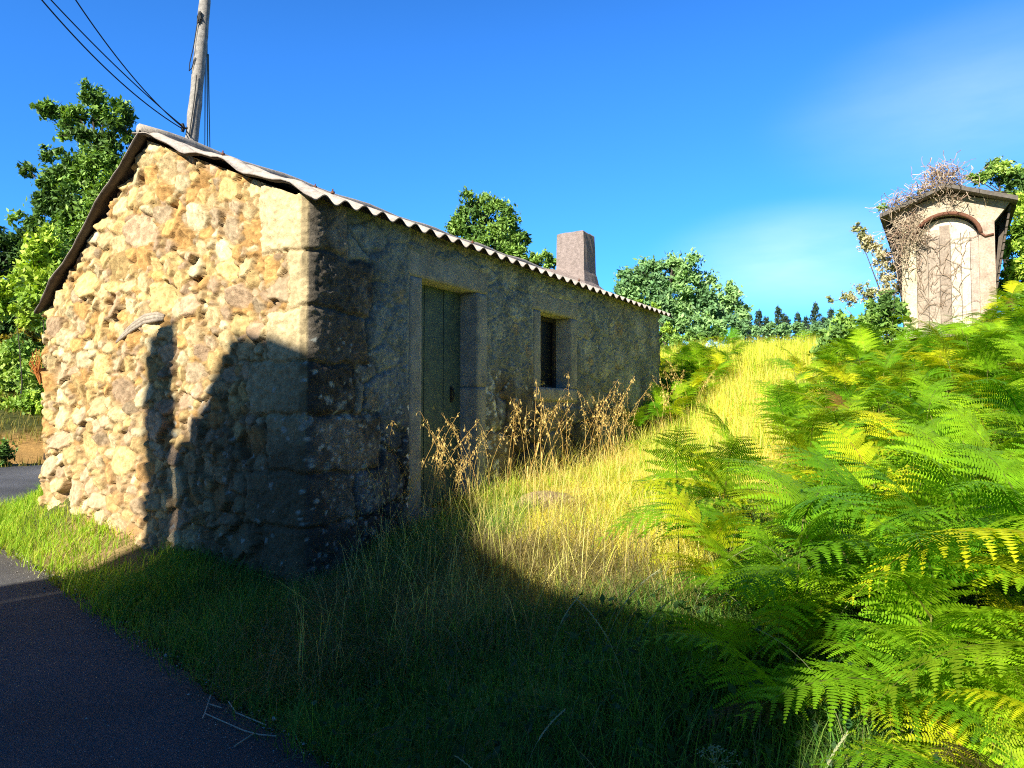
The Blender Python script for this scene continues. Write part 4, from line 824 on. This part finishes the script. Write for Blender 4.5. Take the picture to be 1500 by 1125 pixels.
# ------------------------------------------------------------------ trees and shrubs
def tree(name, label, base, blobs, leaf, nleaf, cols, trunk=.12, cat='tree', group=None, gap=.45, up=.6, twig=True, gapscale=2.2, seed=1, asp=.45):
    base = Vector(base); base.z = gz(base.x, base.y) - .1; r = random.Random(seed); lr_ = np.random.default_rng(seed)
    b = MB(); top0 = blobs; sub_ = []
    for c, rad in blobs:
        sub_.append((c, rad * .55))
        for _ in range(10):
            d = Vector((r.gauss(0, 1), r.gauss(0, 1), r.gauss(0, 1))).normalized(); sub_.append((c + d * rad * r.uniform(.45, .95), rad * r.uniform(.22, .48)))
    tot = sum(q[1] ** 2 for q in sub_); P = []
    top = max(blobs, key=lambda q: q[0].z)[0]; fork = base.lerp(Vector((top.x, top.y, top.z)), .45); fork.x = (fork.x + base.x) / 2
    b.tube([base - base, (base.lerp(fork, .5) - base) + Vector((r.gauss(0, .05), 0, 0)), fork - base, top - base], [trunk, trunk * .8, trunk * .6, trunk * .12], 8)
    for c, rad in blobs:
        lower = [q for q, _ in blobs if (q - fork).length < (c - fork).length * .85]
        t0 = min(lower, key=lambda q: (q - c).length) if lower else fork
        m = t0.lerp(c, .5) + Vector((0, 0, -.12 * (c - t0).length)); b.tube([t0 - base, m - base, c - base], [trunk * .26, trunk * .15, trunk * .06], 6)
        if twig:
            for _ in range(7):
                d = Vector((r.gauss(0, 1), r.gauss(0, 1), r.gauss(0, 1))).normalized() * rad * r.uniform(.6, 1.05); b.tube([c - base, c + d * .5 + Vector((0, 0, -.05 * rad)) - base, c + d - base], [trunk * .09, trunk * .05, trunk * .02], 4)
    for c, rad in sub_:
        k = int(nleaf * 1.7 * rad ** 2 / tot); d = lr_.normal(size=(k * 3, 3)); d /= np.linalg.norm(d, axis=1)[:, None]
        rr = rad * np.minimum(np.abs(lr_.normal(0, .62, k * 3)), 1.35) * (.75 + .6 * fbm(d[:, 0] * 2 + c.x * 3, d[:, 1] * 2, d[:, 2] * 2 + c.z * 3, 7, 2)); q = np.array(c) + d * rr[:, None] * np.array((1, 1, .88))
        nz_ = fbm(q[:, 0] * gapscale / rad * .8 + 7, q[:, 1] * gapscale / rad * .8, q[:, 2] * gapscale / rad * .8, seed, 3); q = q[nz_ > gap - .04][:k]; P.append(q)
    P = np.concatenate(P); cc = np.array(cols); cl_ = fbm(P[:, 0] * 1.1 / max(leaf * 9, .4), P[:, 1] * 1.1 / max(leaf * 9, .4), P[:, 2] * 1.1 / max(leaf * 9, .4), seed + 3, 2)
    k = np.clip((cl_ - .3) / .4 * (len(cc) - 1) + lr_.normal(0, .5, len(P)), 0, len(cc) - 1.001); i = k.astype(int); C_ = cc[i] * lr_.uniform(.75, 1.3, (len(P), 1))
    o = empty(name, base, label, cat, group); b.build('trunk', M['bark'], o, True)
    V, F_, CC = leafcloud(P - np.array(base), leaf, C_, up, asp, 1.6); link('crown', np_mesh('crown', V, F_, M['leaf'], CC), o); return o
def bl(Y, *l): return [(at(x, y, Y + (dy[0] if dy else 0)), rad * Y / FOC) for x, y, rad, *dy in l]
DG = [(.05, .11, .03), (.09, .19, .045), (.15, .28, .06), (.24, .40, .085), (.34, .48, .11)]
MG = [(.09, .18, .045), (.16, .30, .065), (.26, .43, .09), (.40, .55, .14)]
YG = [(.18, .32, .04), (.29, .46, .06), (.42, .58, .08), (.54, .64, .11)]
BG = [(.15, .30, .13), (.22, .40, .16), (.30, .50, .19), (.40, .58, .24)]
tree('broadleaf_tree', 'tall open broadleaf tree with leafy branches left behind the gable roof', at(150, 600, 15.5),
     bl(15.5, (135, 138, 20), (150, 160, 28), (80, 160, 20), (110, 165, 22), (60, 158, 12), (178, 160, 18), (170, 185, 22), (150, 205, 22), (190, 205, 12), (70, 225, 14), (40, 245, 14), (110, 245, 34), (165, 250, 38), (75, 280, 34), (130, 290, 46), (60, 300, 18), (95, 340, 44), (165, 330, 45), (60, 345, 24), (110, 395, 50), (75, 420, 40), (115, 195, 26), (140, 230, 34), (90, 260, 28), (185, 240, 22), (45, 325, 22), (180, 290, 30), (100, 310, 40)),
     .062, 36000, MG, .10, gap=.37, seed=3)
tree('broadleaf_shrub', 'bright yellow green shrubby tree against the left wall edge', at(70, 620, 14.0), bl(14, (75, 360, 34), (50, 390, 34), (90, 405, 36), (60, 430, 34), (85, 445, 30)), .075, 5000, YG, .07, 'shrub', seed=4)
tree('dark_tree', 'dark shaded tree with bare trunks at the far left', at(10, 600, 24), bl(24, (15, 360, 30), (-20, 350, 40), (40, 365, 24), (-30, 390, 40), (20, 385, 22)), .11, 4500, DG[:3], .16, seed=5)
tree('dark_tree', 'dark thicket tree low behind the yellow flowering bush', at(25, 600, 20), bl(20, (65, 520, 26), (40, 530, 26), (20, 470, 40), (60, 480, 34), (-20, 480, 44), (40, 440, 26), (70, 455, 20), (0, 440, 24)), .09, 5000, DG, .1, seed=15)
tree('bright_shrub', 'large bright green leafy shrub in front of the dark thicket at far left', at(30, 620, 17), bl(17, (20, 420, 26), (55, 440, 26), (85, 455, 22), (5, 450, 24), (40, 470, 18), (100, 420, 26)), .07, 5200, YG, .018, 'shrub', seed=35)
tree('gorse_bush', 'bush with yellow flowering tops left of the gable', at(35, 600, 18.5), bl(18.5, (42, 492, 20), (15, 500, 18), (62, 500, 14)), .06, 1600, [(.16, .16, .03), (.32, .26, .03), (.42, .32, .03)], .05, 'bush', seed=6)
tree('broadleaf_shrub', 'rounded dark green bush below the yellow flowering tops', at(40, 620, 18), bl(18, (20, 530, 36), (60, 535, 30), (-10, 545, 34), (40, 560, 34), (72, 560, 22), (10, 575, 24), (62, 575, 20), (30, 515, 26)), .07, 8500, MG[1:] + YG[2:3], .03, 'shrub', seed=7)
tree('hedge_shrub', 'low bright green shrub above the orange earth bank', at(35, 625, 16.8), bl(16.8, (10, 598, 24), (40, 596, 26), (70, 600, 24), (-15, 600, 24), (25, 610, 20), (58, 610, 18)), .06, 8000, YG, .04, 'shrub', seed=8)
tree('roadside_bush', 'small dark bush at the far left road edge', at(-6, 690, 12.8), bl(12.8, (-8, 655, 22), (6, 672, 14), (-20, 668, 20)), .045, 1500, DG, .03, 'bush', seed=9)
tree('oak_tree', 'dark green oak rising behind the middle of the roof', at(715, 600, 21), bl(21, (690, 300, 20), (715, 305, 26), (680, 320, 24), (735, 325, 26), (700, 340, 34), (740, 350, 32), (665, 335, 14), (760, 372, 26), (790, 380, 18), (720, 375, 36), (808, 384, 10), (770, 350, 10)), .07, 15000, DG[1:], .13, seed=10)
tree('round_tree', 'large rounded pale green tree beyond the far end of the roof', at(970, 560, 34), bl(34, (960, 410, 34), (930, 410, 30), (1000, 405, 32), (915, 420, 22), (1030, 425, 26), (970, 440, 38), (1010, 455, 34), (930, 445, 30), (1000, 395, 18), (955, 390, 16), (1045, 455, 20), (985, 388, 12)), .12, 19000, BG, .3, gap=.40, seed=11)
tree('small_tree', 'smaller pale tree just right of the large rounded tree', at(1072, 560, 37), bl(37, (1072, 425, 14), (1068, 445, 22), (1085, 460, 18), (1055, 462, 18)), .11, 4000, BG[1:], .15, seed=12)
tree('broadleaf_shrub', 'dark green shrub under the large rounded tree', at(1040, 560, 30), bl(30, (985, 488, 14), (1015, 490, 14), (1045, 490, 13), (1080, 492, 12), (1000, 472, 16), (1030, 472, 18), (1060, 475, 16), (1085, 478, 14), (980, 468, 14)), .11, 3000, BG, .08, 'shrub', seed=13)
tree('low_thicket', 'low green thicket on the field edge under the rounded tree', at(1000, 560, 20), bl(20, (972, 492, 12), (990, 496, 12), (1010, 494, 12), (1030, 495, 11), (1052, 493, 11), (1075, 495, 10), (960, 505, 14), (985, 512, 14), (1020, 508, 13)), .07, 3600, MG, .03, 'shrub', seed=33)
tree('broadleaf_shrub', 'sunlit green shrub at the far end of the roof', at(960, 560, 16), bl(16, (955, 455, 12), (935, 450, 10), (978, 480, 9)), .06, 800, YG, .05, 'shrub', seed=14)
tree('skyline_thicket', 'soft low line of bluish green scrub at the foot of the conifers', at(1150, 540, 44), bl(44, (1085, 482, 12), (1105, 484, 12), (1128, 482, 12), (1150, 484, 12), (1172, 482, 12), (1195, 483, 12), (1215, 481, 13), (1235, 482, 12)), .12, 5200, BG[:3], .05, 'shrub', seed=36)
# shrubs round the granary
tree('granary_shrub', 'leafy dark shrub left of the granary foot', at(1255, 560, 12.4), bl(12.4, (1240, 485, 26), (1215, 500, 22), (1275, 470, 26), (1300, 450, 24), (1255, 510, 28), (1205, 520, 16), (1300, 480, 24)), .055, 5500, MG, .05, 'shrub', seed=16)
tree('lichen_shrub', 'pale lichen covered shrub leaning out left of the granary', at(1310, 520, 13.4), bl(13.4, (1262, 343, 16), (1280, 360, 18), (1295, 380, 20), (1305, 405, 22), (1250, 438, 14), (1275, 430, 20), (1300, 430, 24), (1235, 436, 8), (1255, 335, 9), (1270, 352, 12), (1288, 372, 14), (1215, 440, 7), (1320, 390, 16)), .03, 5200, [(.26, .30, .12), (.50, .48, .28), (.62, .58, .40), (.30, .36, .12)], .022, 'shrub', seed=17, gap=.47)
tree('yellow_shrub', 'yellow green shrub right of the granary at the picture edge', at(1510, 560, 13), bl(13, (1490, 300, 26), (1505, 340, 34), (1480, 365, 22), (1510, 390, 36), (1485, 410, 26), (1505, 440, 30), (1475, 440, 18)), .05, 7000, YG, .07, 'shrub', seed=18)
tree('broadleaf_tree', 'leafy tree behind the granary roof at the right edge', at(1480, 520, 16), bl(16, (1462, 245, 20), (1480, 262, 22), (1440, 262, 14), (1500, 258, 22), (1425, 258, 8), (1490, 285, 24)), .055, 3800, MG + YG[2:3], .09, seed=19)
tree('roof_plant', 'small leafy plant growing on the left eave of the granary', gp(-FW - .28, -.1, 2.0) + gran.location, [(gp(-FW - .26, -.1, 2.12) + gran.location, .10), (gp(-.52, -.1, 2.22) + gran.location, .07), (gp(-.36, -.1, 2.30) + gran.location, .06)], .022, 420, MG, .008, 'plant', seed=20)
# pines on the skyline
def pine_meshes(seed):
    r = random.Random(seed); lr_ = np.random.default_rng(seed); H = 1.0; b = MB(); b.tube([(0, 0, -.15), (0, 0, .5), (.01, 0, 1.0)], [.022, .014, .003], 6); P = []
    for k in range(26):
        z = .12 + .87 * k / 26; L = .40 * (1 - z) + .008
        for a in range(6):
            t = r.uniform(0, 6.28); d = Vector((math.cos(t), math.sin(t), .35)).normalized() * L * r.uniform(.6, 1.15); b.tube([(0, 0, z), tuple(Vector((0, 0, z)) + d)], [.006, .002], 3)
            q = lr_.uniform(.25, 1.05, (22, 1)) * np.array(d) + np.array((0, 0, z)) + lr_.normal(0, .008, (22, 3)); P.append(q)
    P = np.concatenate(P); V, F_, CC = leafcloud(P, .016, np.array([(.035, .075, .05), (.05, .10, .06), (.07, .125, .07)])[lr_.integers(0, 3, len(P))] * lr_.uniform(.7, 1.3, (len(P), 1)), .2, .32)
    return b.mesh('trunk', M['bark'], True), np_mesh('crown', V, F_, M['leaf'], CC)
PM = [pine_meshes(i) for i in range(4)]
for i, (x, y) in enumerate(((1097, 458), (1112, 452), (1122, 462), (1141, 446), (1152, 460), (1168, 456), (1180, 462), (1194, 441), (1206, 462), (1218, 450), (1232, 455), (1246, 460), (1086, 464))):
    Y = 52 + (i * 7) % 11; tp = at(x, y, Y); zb = gz(tp.x, Y); o = empty('pine_tree', (tp.x, Y, zb - .2), 'slender conifer in the row along the skyline', 'tree', 'conifers along the skyline', i)
    h = tp.z - zb + .2; w_ = h * random.uniform(.7, .9)
    for nm, me in zip(('trunk', 'crown'), PM[i % 4]): c = link(nm, me, o); c.scale = (w_, w_, h)
for i, (x, y, Y, lb) in enumerate(((30, 330, 30, 'dark pine at the far left, left of the open broadleaf tree'), (4, 338, 32, 'dark pine cut by the left picture edge'))):
    tp = at(x, y, Y); zb = gz(tp.x, Y); o = empty('pine_tree', (tp.x, Y, zb), lb, 'tree', None, i); h = tp.z - zb
    for nm, me in zip(('trunk', 'crown'), PM[i]): c = link(nm, me, o); c.scale = (h * .8, h * .8, h)
